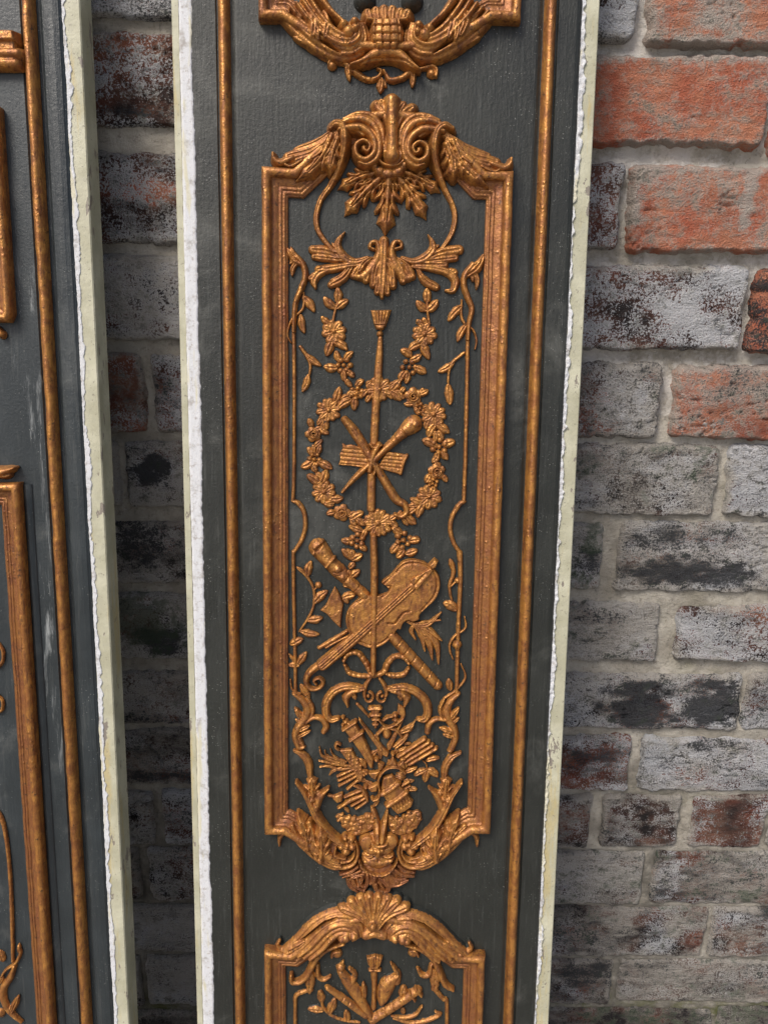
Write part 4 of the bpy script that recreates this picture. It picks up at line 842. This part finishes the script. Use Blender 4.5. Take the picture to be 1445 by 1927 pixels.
rel('c_scroll', [stroke([(600, 846), (520, 836), (456, 858), (416, 910), (412, 970), (436, 1004), (470, 996)], [30, 44, 46, 46, 42, 38, 28], H=3.8, crease=.2), stroke([(592, 852), (545, 862), (512, 890), (520, 936)], [18, 34, 42, 14], H=3.6), leaf((540, 870), (500, 900), 34, 3.4), leaf((545, 868), (560, 900), 30, 3.4)])
rel('c_scroll', [stroke([(728, 848), (800, 842), (866, 866), (912, 914), (924, 968), (905, 1004), (876, 1000)], [30, 44, 46, 46, 42, 38, 28], H=3.8, crease=.2), stroke([(738, 858), (780, 868), (816, 894), (806, 934)], [18, 34, 42, 14], H=3.6), leaf((780, 872), (790, 905), 30, 3.4), leaf((800, 876), (835, 896), 30, 3.4)])
rel('side_bracket', [stroke([(250, 872), (290, 904), (318, 950), (304, 1000), (268, 1046), (256, 1090), (274, 1140), (300, 1140)], [24, 38, 46, 44, 38, 36, 34, 20], H=3.6), stroke([(310, 878), (344, 940), (336, 990), (312, 1012)], [14, 20, 18, 14], H=2.8), stroke([(312, 1016), (350, 992), (392, 1002), (412, 1040), (398, 1066)], [18, 28, 34, 34, 26], H=3.2), leaf((290, 1000), (252, 940), 36, 3), leaf((268, 1060), (330, 1032), 34, 3.2), leaf((270, 1090), (334, 1056), 30, 3), leaf((264, 1080), (300, 1130), 34, 3.4, .1), leaf((285, 1020), (256, 1000), 24, 2.6)])
rel('side_bracket', [stroke([(1078, 872), (1040, 908), (1018, 956), (1030, 1004), (1054, 1046), (1062, 1094), (1042, 1150), (1030, 1160)], [24, 38, 46, 44, 38, 36, 34, 20], H=3.6), stroke([(1006, 896), (984, 950), (996, 1000)], [14, 20, 16], H=2.8), stroke([(1012, 1004), (970, 1000), (932, 1022), (922, 1066)], [18, 28, 34, 30], H=3.2), leaf((1040, 1000), (1080, 940), 36, 3), leaf((1046, 1066), (980, 1042), 34, 3.2), leaf((1046, 1090), (1000, 1076), 30, 3), leaf((1060, 1080), (1036, 1150), 34, 3.4, -.1), leaf((1052, 1020), (1080, 990), 24, 2.6)])

# ---- lower trophy
WS = 1.24
use('E')
rel('torch', [poly([(624, 236), (692, 234), (682, 268), (676, 300), (668, 352), (652, 354), (646, 300), (636, 270)], 3.2, 1.6), stroke([(628, 252), (688, 250)], 14, H=3.8), stroke([(638, 284), (680, 282)], 18, H=3.8), stroke([(646, 306), (676, 304)], 14, H=3.6), stroke([(650, 330), (670, 328)], 14, H=3.4)])
rel('arrow', stroke([(568, 228), (600, 262), (628, 294)], [16, 14, 10], H=2.2))
use('G')
rel('quiver', [poly([(246, 176), (372, 96), (440, 210), (562, 470), (545, 580), (505, 560), (440, 450), (320, 280)], 3.6, 1.8, 0, .8), stroke([(244, 178), (372, 94)], 36, H=5.4), stroke([(318, 282), (438, 200)], 38, H=5.4), ball((244, 54), 26, 4), ball((272, 98), 38, 4), ball((240, 130), 22, 3.6), ball((300, 110), 24, 3.8), groove([(420, 300), (540, 520)], 8, .6)])
rel('sheath', [poly([(398, 50), (428, 78), (560, 240), (712, 408), (694, 464), (640, 440), (520, 280), (400, 96)], 2.8, 1.4), groove([(420, 90), (680, 430)], 8, .6)])
rel('pennant', [poly([(800, -90), (872, -40), (878, 30), (820, 170), (730, 380), (690, 400), (680, 330), (740, 230), (800, 130), (820, 40), (780, 20)], 2.2, 1.2)])
rel('bagpipe', [stroke([(650, 82), (700, 50), (740, 42)], [26, 34, 26], H=3.6), stroke([(608, 84), (680, 152), (760, 130), (850, 60)], [24, 30, 28, 20], H=3.6), ball((770, 30), 34, 4), ball((770, 78), 30, 4, 0, 1.4), ball((780, 124), 26, 3.6, 0, 1.5), ball((682, 236), 46, 4.2), stroke([(680, 160), (684, 220)], [50, 80], H=3.8), stroke([(592, 226), (650, 166)], [34, 38], H=3.2), stroke([(720, 162), (790, 190), (836, 250)], [30, 42, 26], H=3.4)])
rel('bud_spray', [leaf((826, 204), (956, 112), 74, 3, .1), leaf((850, 180), (930, 150), 40, 3.4), stroke([(940, 130), (990, 60)], [16, 12], H=2)])
rel('glove', [stroke([(890, 232), (830, 290), (752, 348)], [36, 44, 22], H=3), stroke([(880, 260), (840, 310), (770, 362)], [26, 26, 16], H=3.2), leaf((800, 388), (886, 350), 44, 2.6), leaf((860, 320), (930, 316), 34, 2.4)])
for i in range(4): rel('reed', [stroke([(800 + i * 36, 450 + i * 26), (1064 + i * 38, 272 + i * 32)], 47, H=3.8, n=2), groove([(880 + i * 36, 400 + i * 26), (900 + i * 36, 430 + i * 26)], 6, .7)])
crown = []
for tri in ([(745, 424), (786, 512), (806, 548), (676, 534), (712, 500)], [(856, 466), (884, 590), (784, 536)], [(584, 488), (664, 520), (648, 576), (600, 600)], [(482, 604), (626, 588), (572, 690), (520, 660)], [(478, 762), (608, 696), (590, 800), (524, 812)]): crown.append(poly(tri, 2.8, 1.4, .8))
crown += [ball(c, r, 3.4, 1.6) for c, r in (((580, 482), 27), ((746, 424), 24), ((860, 466), 25), ((480, 612), 24), ((474, 756), 26), ((538, 872), 20))]
crown += [stroke([(872, 612), (812, 566), (740, 552), (664, 580), (612, 650), (600, 720), (612, 800), (600, 860), (548, 884)], [20, 24, 24, 24, 24, 24, 22, 26, 22], H=4.4, z=.6)]
rel('crown', crown)
rel('shell', [ball((826, 650), 62, 3)] + [groove([(760 + i * 10, 610 + i * 26), (820 + i * 8, 624 + i * 24), (880, 660 + i * 16)], 9, 1.3) for i in range(4)] + [stroke([(840, 740), (906, 700)], 36, H=3), stroke([(870, 770), (914, 746)], 26, H=2.6)])
rel('drum', [poly([(640, 650), (742, 622), (800, 700), (880, 800), (956, 898), (940, 952), (872, 1000), (792, 1034), (724, 970), (650, 860), (618, 760)], 3.0, 1.6, 0, .8), stroke([(634, 822), (716, 776), (798, 716)], [60, 62, 56], H=5.6), stroke([(690, 940), (790, 876), (880, 806)], [56, 62, 54], H=5.6)] + [groove([(740 + i * 28, 1010 - i * 18), (722 + i * 28, 960 - i * 18)], 9, 1.3) for i in range(8)] + [groove([(660 + i * 14, 660 - i * 4), (690 + i * 18, 740 - i * 8)], 6, .7) for i in range(6)])
rel('scaled_horn', [poly([(176, 352), (220, 372), (340, 362), (372, 440), (404, 480), (456, 600), (446, 690), (392, 724), (360, 640), (326, 560), (250, 452)], 2.6, 1.4), stroke([(200, 380), (170, 352), (186, 314), (216, 328)], [30, 30, 26, 24], H=3.6)] + [ball((270 + (i % 4) * 30 + i * 9, 410 + (i // 4) * 60 + (i % 4) * 24), 13, 1.0, 2.2) for i in range(15)])
for pts, w in (([(335, 548), (180, 526), (70, 505), (0, 492)], [22, 34, 28, 12]), ([(335, 562), (200, 578), (100, 545), (10, 552)], [22, 34, 28, 12]), ([(260, 520), (120, 486), (30, 440), (6, 350)], [18, 30, 26, 10]), ([(270, 510), (150, 470), (80, 440), (58, 388)], [16, 24, 22, 8]), ([(280, 500), (190, 470), (140, 430), (116, 372)], [14, 22, 20, 8]), ([(230, 560), (150, 590), (108, 634)], [20, 38, 14])): rel('feather', stroke(pts, w, H=2.6, crease=.25))
for pts in ([(350, 576), (190, 648)], [(366, 612), (200, 692)], [(380, 644), (208, 744)], [(392, 688), (290, 776)]): rel('quill', stroke(pts, [36, 30], H=2.8, bead=7, amp=.15))
rel('strap', stroke([(356, 738), (430, 776), (474, 840), (490, 896)], [24, 46, 44, 26], H=3.4))
for pts, w in (([(420, 790), (262, 856)], 38), ([(440, 838), (320, 890), (196, 968)], 50), ([(462, 866), (330, 944)], 36), ([(482, 900), (376, 972)], 36)): rel('finger', stroke(pts, [w, w * .8] if len(pts) == 2 else [w * .8, w, w * .5], H=3.2))
rel('cup', [poly([(150, 836), (246, 800), (250, 850), (238, 902), (182, 922), (134, 876)], 3, 1.6, 0, .6), stroke([(100, 840), (150, 850)], 36, H=2.4), leaf((260, 960), (306, 1016), 40, 2)])
for a, b, w in (((866, 606), (988, 554), 58), ((1086, 490), (1214, 462), 66), ((1076, 584), (962, 642), 70), ((1086, 592), (1066, 706), 74), ((1100, 584), (1196, 652), 84)): rel('vine_leaf', leaf(a, b, w, 2.6, random.uniform(-.06, .06)))
rel('vine_stem', stroke([(1046, 490), (1086, 536), (1082, 590)], [14, 18, 14], H=2))
for a, b, w in (((470, 560), (400, 470), 60), ((520, 470), (600, 380), 56), ((620, 470), (590, 330), 54), ((470, 700), (390, 640), 60), ((560, 740), (470, 690), 56), ((840, 580), (900, 520), 50), ((860, 690), (960, 690), 56), ((900, 780), (990, 780), 56), ((600, 880), (540, 960), 46), ((330, 480), (300, 420), 44), ((760, 420), (800, 340), 50), ((600, 300), (560, 230), 40), ((720, 560), (700, 480), 50), ((560, 640), (500, 600), 50)): rel('backing_leaf', leaf(a, b, w, 1.7, random.uniform(-.1, .1)))
use('K'); GZ = 3.0
for pl in ([(186, 375), (245, 328), (330, 362), (385, 382), (480, 370), (600, 350), (684, 340), (684, 505), (560, 572), (440, 612), (340, 562), (280, 462)], [(836, 330), (900, 372), (960, 392), (1040, 352), (1130, 310), (1205, 288), (1258, 340), (1232, 452), (1150, 542), (1040, 604), (940, 592), (850, 520)]):
    xs = [p[0] for p in pl]; ys = [p[1] for p in pl]; pr = [poly(pl, 2.2, 1.2, smooth=True)]
    n_ = 0
    while n_ < 40:
        c = (random.uniform(min(xs) + 20, max(xs) - 20), random.uniform(min(ys) + 20, max(ys) - 15)); ins = False
        for i in range(len(pl)):
            a, b = pl[i], pl[(i + 1) % len(pl)]
            if (a[1] > c[1]) != (b[1] > c[1]) and c[0] < (b[0] - a[0]) * (c[1] - a[1]) / (b[1] - a[1]) + a[0]: ins = not ins
        if not ins: continue
        n_ += 1; q = random.random()
        if q < .45: pr.append(ball(c, random.uniform(20, 40), random.uniform(.9, 1.7), 1.7))
        else:
            d = random.uniform(0, 6.3); L_ = random.uniform(35, 60); pr.append(leaf((c[0] - math.cos(d) * L_ * .5, c[1] - math.sin(d) * L_ * .5), (c[0] + math.cos(d) * L_ * .5, c[1] + math.sin(d) * L_ * .5), random.uniform(26, 44), 1.5, 0, 1.6))
    rel('fruit_swag', pr)
rel('reed_pipe', stroke([(640, 260), (668, 330), (700, 450), (706, 580), (712, 700)], [26, 54, 56, 50, 52], H=3.6, z=[.5, 1.5, 2, 6, 8], crease=.2))
rel('reed_pipe', stroke([(836, 290), (812, 400), (780, 560), (762, 695)], [24, 50, 52, 50], H=3.6, z=[.5, 1.5, 6, 8], crease=.2))

WS = 1.05
# ---- foot of the main frame: acanthus scrolls and mask
use('E')
def foot_tendril(mir):
    g = (lambda pts: pts) if not mir else (lambda pts: mx(677, pts))
    S = lambda pts, w, **k: stroke(g(pts), w, **k)
    Lb = lambda a, b, w, H, n=3: serr(g([a])[0], g([b])[0], w, H, 0, .3, n)
    return [S([(262, 622), (310, 690), (360, 790), (410, 866), (470, 916), (512, 944)], [16, 30, 44, 46, 40, 26], H=5, z=1.5, crease=.25), S([(330, 690), (348, 770), (400, 850)], [20, 26, 20], H=4.4, z=1.2), Lb((346, 710), (336, 580), 92, 4), S([(352, 800), (366, 730), (385, 690), (424, 650)], [26, 40, 40, 14], H=4.2, z=.8), leaf(g([(380, 720)])[0], g([(370, 660)])[0], 34, 3.6), leaf(g([(372, 760)])[0], g([(345, 720)])[0], 30, 3.6)]
rel('foot_tendril', foot_tendril(False)); rel('foot_tendril', foot_tendril(True))
rel('bracket_stem', stroke([(252, 462), (292, 484), (322, 528), (330, 590)], [18, 42, 44, 30], H=3.6, crease=.25))
rel('bracket_stem', stroke([(1086, 472), (1040, 500), (1012, 548), (1006, 600)], [18, 40, 42, 30], H=3.6, crease=.25))
use('H'); GZ = 10.0
def foot_scroll(mir):
    g = (lambda pts: pts) if not mir else (lambda pts: mx(358, pts))
    S = lambda pts, w, **k: stroke(g(pts), w, **k)
    p1 = lambda a: g([a])[0]
    return [flutes([(1200, 330), (1080, 462), (950, 580), (800, 668), (690, 676)], [(1000, 380), (940, 440), (880, 520), (800, 590), (730, 620)], 4, 52, 4, 5.4, g),
            serr(p1((905, 620)), p1((905, 300)), 170, 4.5, .05 if mir else -.05, 8, 3), serr(p1((1020, 500)), p1((1116, 180)), 130, 4.5, .06 if mir else -.06, 7, 3), leaf(p1((960, 540)), p1((1010, 270)), 50, 4, .05, 8, True),
            S([(1120, 372), (1190, 340), (1250, 350), (1284, 400), (1284, 462)], [30, 46, 48, 44, 24], H=4, z=[6, 4, 2, 1, 0]), leaf(p1((1000, 540)), p1((1170, 290)), 60, 5, -.1, 6, True)]
rel('foot_acanthus', foot_scroll(False)); rel('foot_acanthus', foot_scroll(True))
use('K'); GZ = 7.0
for mir in (0, 1):
    g = (lambda pts: pts) if not mir else (lambda pts: mx(722, pts))
    rel('volute', [stroke(g([(1470, 790), (1310, 950), (1160, 1006), (1030, 962), (976, 860), (978, 750), (1006, 672)]), [50, 66, 64, 56, 44, 36, 22], H=4, z=[6, 5, 4, 3, 2.2, 2, 2]), stroke(g([(1400, 740), (1300, 860), (1190, 930), (1080, 918), (1020, 850), (1010, 780)]), [40, 56, 54, 44, 32, 18], H=4, z=[6, 5, 4, 3, 2, 2]), stroke(g([(1244, 760), (1252, 840), (1196, 880), (1120, 890)]), [24, 40, 38, 22], H=4, z=3)])
    rel('rosette', [ball(g([c])[0], r, 3.2, 3) for c, r in (((1052, 648), 48), ((1128, 632), 38), ((1042, 742), 54), ((1120, 800), 58), ((1176, 738), 48), ((1100, 715), 40))])
face = [ball((720, 810), 264, 6.6, 1.4, .785, 3.2), ball((588, 712), 84, 1.2, 6.0), ball((864, 702), 84, 1.2, 6.0), stroke([(560, 935), (640, 952), (720, 946), (800, 950), (880, 925)], [34, 70, 60, 70, 34], H=1.0, z=6.8),
        groove([(646, 640), (656, 700), (626, 768)], 30, 1.6), groove([(816, 632), (818, 700), (848, 762)], 30, 1.6), groove([(640, 768), (728, 772), (820, 766)], 26, 2.2), groove([(650, 688), (730, 704), (820, 690)], 18, 1.8),
        groove([(520, 846), (596, 868), (668, 856)], 64, 3.0), groove([(782, 856), (848, 870), (914, 842)], 64, 3.0), groove([(724, 890), (724, 920)], 44, 1.4),
        stroke([(645, 708), (690, 736), (735, 744), (780, 738), (828, 712)], [20, 46, 50, 46, 20], H=3.4, z=7.6), poly([(656, 786), (790, 782), (768, 816), (738, 884), (710, 884), (680, 818)], 3.6, 2.6, 7.6), ball((684, 798), 28, 2.4, 7.8), ball((766, 796), 28, 2.4, 7.8), ball((725, 806), 40, 3.6, 8.0),
        stroke([(545, 854), (604, 878), (656, 866)], [12, 46, 14], H=2.8, z=4.6, n=2), stroke([(790, 868), (846, 880), (900, 854)], [12, 46, 14], H=2.8, z=4.6, n=2), groove([(540, 868), (604, 894), (662, 876)], 12, 2.2), groove([(786, 880), (846, 898), (904, 868)], 12, 2.2)]
mask = rel('mask_face', face, k=.3, lump=.05, label='closed-eyed carved face set upside down')
rel('headband', stroke([(486, 920), (545, 1008), (630, 1066), (722, 1086), (812, 1072), (892, 1012), (952, 920)], [16, 26, 30, 34, 30, 26, 16], H=2.6, z=3.4, bead=12, amp=.2), mask)
hair = [ball((720, 1050), 130, 1.5, 1.5, 2.0)]
for pts, w in (([(470, 985), (370, 1050), (250, 1082)], 44), ([(500, 1035), (400, 1078), (285, 1112)], 44), ([(540, 1075), (430, 1105), (352, 1150)], 52), ([(352, 1140), (380, 1220), (470, 1290)], 66), ([(400, 1115), (440, 1210), (545, 1285)], 60), ([(520, 1075), (515, 1150), (480, 1230)], 52), ([(590, 1090), (588, 1180), (550, 1278)], 52), ([(460, 1130), (500, 1200), (560, 1240)], 40),
               ([(640, 1090), (655, 1140), (622, 1196)], 52), ([(690, 1100), (660, 1180), (680, 1260)], 50), ([(690, 1200), (712, 1272), (806, 1290)], 60), ([(740, 1120), (800, 1180), (850, 1245), (830, 1296)], 60), ([(760, 1110), (748, 1190), (790, 1250)], 46), ([(700, 1296), (760, 1322), (830, 1300)], 46),
               ([(838, 1095), (872, 1190), (960, 1200), (1082, 1150)], 78), ([(880, 1085), (935, 1140), (1062, 1128)], 56), ([(930, 1020), (1010, 1082), (1160, 1104)], 50), ([(960, 965), (1050, 1035), (1172, 1056)], 48), ([(860, 1070), (905, 1160), (1000, 1180)], 40), ([(800, 1095), (830, 1190), (880, 1230)], 50)):
    hair.append(stroke(pts, [w * .7] + [w] * (len(pts) - 2) + [w * .4], H=2.4, z=1.6 + random.random(), crease=.45))
rel('hair', hair, mask, mat=BRONZE)

# ---- cresting of the lower frame
use('F'); GZ = 12.0
rel('shell_crest', [leaf((652, 310), t, 52, 5.5, bd, 8, True, .5) for t, bd in (((492, 206), .12), ((538, 174), .08), ((586, 156), .04), ((630, 148), .02), ((675, 148), -.02), ((722, 158), -.04), ((768, 170), -.08), ((812, 200), -.12))] + [ball((646, 282), 24, 6, 11), stroke([(610, 330), (652, 316), (700, 332)], [50, 64, 50], H=5, z=8), groove([(630, 318), (655, 312), (684, 320)], 12, 1.5)], foot=3.5)
def low_scroll(mir):
    g = (lambda pts: pts) if not mir else (lambda pts: [(1308 - x, y + 12) for x, y in pts])
    S = lambda pts, w, **k: stroke(g(pts), w, **k)
    return [flutes([(186, 408), (262, 345), (345, 262), (440, 212), (530, 210), (594, 252), (614, 312)], [(330, 446), (384, 404), (434, 350), (472, 320), (510, 314), (538, 326), (546, 348)], 6, 38, 5, 7, g),
            stroke(g([(230, 400), (190, 398), (166, 378), (176, 352)]), [30, 30, 24, 16], H=3, z=3), [groove(g([(250 + d, 400 - d * .9), (330 + d * .9, 330 - d * .75), (420 + d * .6, 262 - d * .2)]), 13, 2.6) for d in (-22, 8, 38, 70)], leaf(g([(300, 360)])[0], g([(205, 425)])[0], 44, 5, 0, 7, True), leaf(g([(360, 350)])[0], g([(262, 452)])[0], 54, 5, 0, 7, True), leaf(g([(420, 330)])[0], g([(340, 436)])[0], 50, 5, 0, 6, True), ball(g([(510, 345)])[0], 26, 4, 12), ball(g([(550, 338)])[0], 24, 4, 12), ball(g([(490, 350)])[0], 20, 4, 12)]
rel('crest_acanthus', low_scroll(False), foot=2.5); rel('crest_acanthus', low_scroll(True), foot=2.5)
GZ = 3.0
rel('crest_tendril', [stroke([(500, 362), (420, 392), (362, 440), (320, 520), (280, 556), (240, 556), (236, 520)], [22, 30, 34, 34, 30, 28, 18], H=4, z=1), ball((466, 416), 30, 3), stroke([(440, 430), (450, 408), (480, 404)], [18, 20, 16], H=3.4), stroke([(368, 470), (372, 530), (400, 546), (430, 530)], [20, 30, 28, 18], H=3), lobed((332, 500), (328, 618), 66, 3)])
rel('crest_tendril', [stroke([(810, 366), (890, 394), (950, 444), (986, 520), (1010, 570), (1050, 596)], [22, 30, 34, 34, 30, 18], H=4, z=1), ball((850, 412), 30, 3), stroke([(875, 425), (862, 400), (835, 398)], [18, 20, 16], H=3.4), stroke([(940, 470), (930, 520), (894, 524), (872, 490)], [20, 30, 30, 18], H=3), lobed((962, 504), (958, 608), 66, 3), leaf((1000, 570), (1056, 600), 40, 3)])
rel('border_fillet', [stroke([(322, 598), (262, 626), (256, 680), (256, 800)], [24, 24, 20, 20], H=2.3, n=3)]); rel('border_fillet', [stroke([(964, 604), (1000, 644), (1018, 660), (1020, 800)], [26, 24, 20, 20], H=2.3, n=3)])
rel('thistle_torch', [poly([(612, 430), (655, 418), (700, 430), (690, 470), (676, 490), (632, 490), (618, 466)], 3.6, 1.8, 0, .6)] + [groove([(624 + i * 14, 428), (634 + i * 10, 480)], 6, 1) for i in range(5)] + [stroke([(632, 496), (682, 496)], 20, H=3.4), stroke([(652, 500), (654, 600), (650, 690)], [34, 26, 26], H=3)])
rel('serpent', [stroke([(486, 510), (520, 560), (556, 610), (592, 668), (640, 740)], [40, 60, 66, 50, 34], H=3.8), ball((484, 488), 26, 3.6), stroke([(546, 560), (556, 520), (530, 492)], [30, 28, 20], H=3), leaf((486, 480), (500, 450), 18, 2.6)])
rel('bird', [leaf((690, 664), (774, 520), 86, 4.2, -.1, 0, False, .0), stroke([(768, 560), (774, 520), (756, 490), (738, 462)], [38, 32, 26, 12], H=3.4), leaf((690, 600), (712, 530), 44, 2.6)])
rel('wing_stub', [leaf((796, 640), (802, 576), 50, 2.6), ball((806, 606), 20, 2.8)]); rel('wing_stub', [leaf((606, 636), (598, 556), 34, 2.6)])
rel('oboe', [stroke([(645, 752), (760, 680), (872, 604)], [52, 50, 48], H=4), stroke([(832, 608), (858, 648)], 18, H=4.6), stroke([(862, 590), (890, 624)], 20, H=4.6), groove([(700, 690), (724, 730)], 7, .9), groove([(740, 668), (764, 704)], 7, .9)])
rel('oboe', [stroke([(418, 588), (500, 648), (610, 728)], [28, 42, 40], H=3.6), groove([(500, 640), (480, 660)], 7, .9), groove([(530, 662), (512, 686)], 7, .9)])
vine('F', [(388, 648), (398, 690), (440, 728), (500, 752), (580, 762)], [14, 18, 18, 16, 14], [((390, 660), (380, 602), 44, 0), ((392, 702), (320, 694), 46, 0), ((428, 716), (456, 640), 48, 0), ((520, 756), (512, 700), 40, 0), ((800, 716), (796, 690), 30, 0)])
rel('curling_spray', [stroke([(740, 728), (800, 738), (860, 724), (894, 680)], [12, 26, 24, 12], H=2.4), stroke([(750, 740), (840, 766), (930, 750), (984, 722), (962, 708)], [12, 26, 26, 22, 14], H=2.4)])

# ================================================================== the second panel, cut by the edge of the view
px_x = -0.2
PAN = Panel('carved_panel', 'bluish grey carved panel with gilt bead and peeling paint, only its edge in view', px_x, RAD(-0.40))
use('X')
U = lambda px, h=0.0: PAN.P(px, 960, h)[0]
vb1, vd, vw, vc = U(103.5, 4), U(165), U(172.5), U(195.5)
HALF = 320.0
def stain(u, v):
    return np.clip((v - 560) / 60, 0, 1) * np.clip((1010 - v) / 60, 0, 1) * np.clip((u - (vb1 - 42)) / 14, 0, 1) * np.clip((vb1 - u) / 4, 0, 1)
secL = [(vd - HALF, T), (vd - HALF, 0)] + [(x, 0) for x in np.linspace(vd - HALF + 5, vb1 - 44, 6)] + [(x, 0) for x in np.linspace(vb1 - 42, vb1 - 6.5, 12)] + [(vb1 - 5.4, -1.4), (vb1 + 5.4, -3.2), (vb1 + 7.2, -3.0), (vb1 + 8.2, -1.2), (vb1 + 10, .4), (vb1 + 14, 1.4), (vb1 + 18, 1.5), (vb1 + 22, .9), (vd - 1.5, .1), (vd, -.7), (vd, T)]
extrude('board', secL, VB, VT, PAINT_BLUE, step=12, stain=stain)
extrude('painted_edge', [(vd + .05, T), (vd + .05, -1.0), (vc - .9, -1.0), (vc, -1.9), (vc, T)], VB, VT, CREAM)
ribbon('bare_edge', vd - .1, vw - .3, VB, VT, -.45, WHITE, .9, 3.2, 14, .12, -1.6, label='thin flaking strip of bare white gesso')
sweep('bead_moulding', [(vb1, VT - .5), (vb1, VB)], [(a, b - .9) for a, b in arcprof(9.8, 6.6, 11, 2.3)], GOLD, step=2.5, wob=.5, seed=55)
def LP(v, pts, h=8.0):
    use(v); return [pm(p, h) for p in pts]
a = LP('L3', [(125, 0), (195, 1570)]); b = LP('L4', [(195, 0), (275, 1571)]); c = LP('L2', [(112, 1345)])
ur = c[0][0]
lowp = [(ur - 190, 60), (ur, 60), (ur, c[0][1]), (ur - 30, c[0][1] - 1), (ur - 60, c[0][1] + 30), (ur - 95, c[0][1] + 45), (ur - 130, c[0][1] + 30), (ur - 160, c[0][1] - 1), (ur - 190, c[0][1])]
sweep('frame_moulding', lowp, frame_prof(18), GOLD, True, wob=.3, seed=61)
sweep('quirk_strip', [(ur + 3.5, c[0][1] - 2), (ur + 3.5, VB + 60)], [(-3.4, -1), (-3.4, 1.6), (-.5, 2.2), (.6, 1.2), (3.0, 1.0), (3.4, -1)], PAINT_BLUE, wob=.12, seed=4)
t2 = LP('L1', [(4, 620)]); b2 = LP('L2', [(62, 395)])
u2 = (t2[0][0] + b2[0][0]) / 2
midp = [(u2 - 170, b2[0][1]), (u2 - 40, b2[0][1]), (u2 - 3, b2[0][1]), (u2, b2[0][1] + 6), (u2, t2[0][1]), (u2 - 25, t2[0][1] + 12), (u2 - 150, t2[0][1] + 12), (u2 - 170, t2[0][1])]
sweep('frame_moulding', midp, frame_prof(17), GOLD, True, wob=.3, seed=71)
use('L1')
use('L1'); rel('frame_ledge', [poly([(-260, 165), (78, 165), (98, 205), (106, 270), (104, 350), (88, 402), (-260, 408)], 8, 2.5), poly([(-260, 172), (76, 172), (88, 235), (-260, 240)], 3, 1.5, 8), stroke([(-260, 300), (96, 304)], 44, H=2.2, z=8), stroke([(-260, 360), (84, 364)], 40, H=1.6, z=7.5)])
use('L2'); rel('drop_bead', [ball((12, 470), 28, 5), stroke([(-10, 430), (10, 450)], 24, H=4)])
rel('crest_tip', [stroke([(-60, 1290), (0, 1285), (50, 1270), (84, 1258)], [60, 56, 36, 14], H=6, z=4), leaf((-20, 1300), (60, 1300), 50, 5, z=3)])
use('L4')
rel('border_fillet', [stroke([(-30, 300), (10, 360), (40, 500), (62, 740), (72, 1000), (76, 1200)], [24, 26, 24, 24, 24, 20], H=2.4, n=3)])
rel('side_bracket', [stroke([(110, 1110), (122, 1150), (95, 1210), (40, 1250), (10, 1290)], [14, 20, 22, 18, 14], H=2.6), leaf((112, 1150), (114, 1098), 28, 2.6), stroke([(86, 1230), (60, 1300), (20, 1360), (20, 1430), (60, 1500), (130, 1560)], [24, 40, 44, 44, 38, 16], H=3.4), leaf((70, 1500), (112, 1405), 40, 3.2), leaf((60, 1500), (84, 1440), 30, 3), leaf((20, 1200), (0, 1140), 44, 2.6), leaf((0, 1330), (20, 1290), 30, 2.6), ball((0, 1510), 34, 3)])
use('L3'); rel('trophy_edge', [stroke([(-10, 790), (16, 830), (16, 890), (-10, 930)], [20, 22, 22, 20], H=2.4), stroke([(-10, 1100), (16, 1130), (12, 1180), (-10, 1200)], [18, 20, 20, 18], H=2.4)])
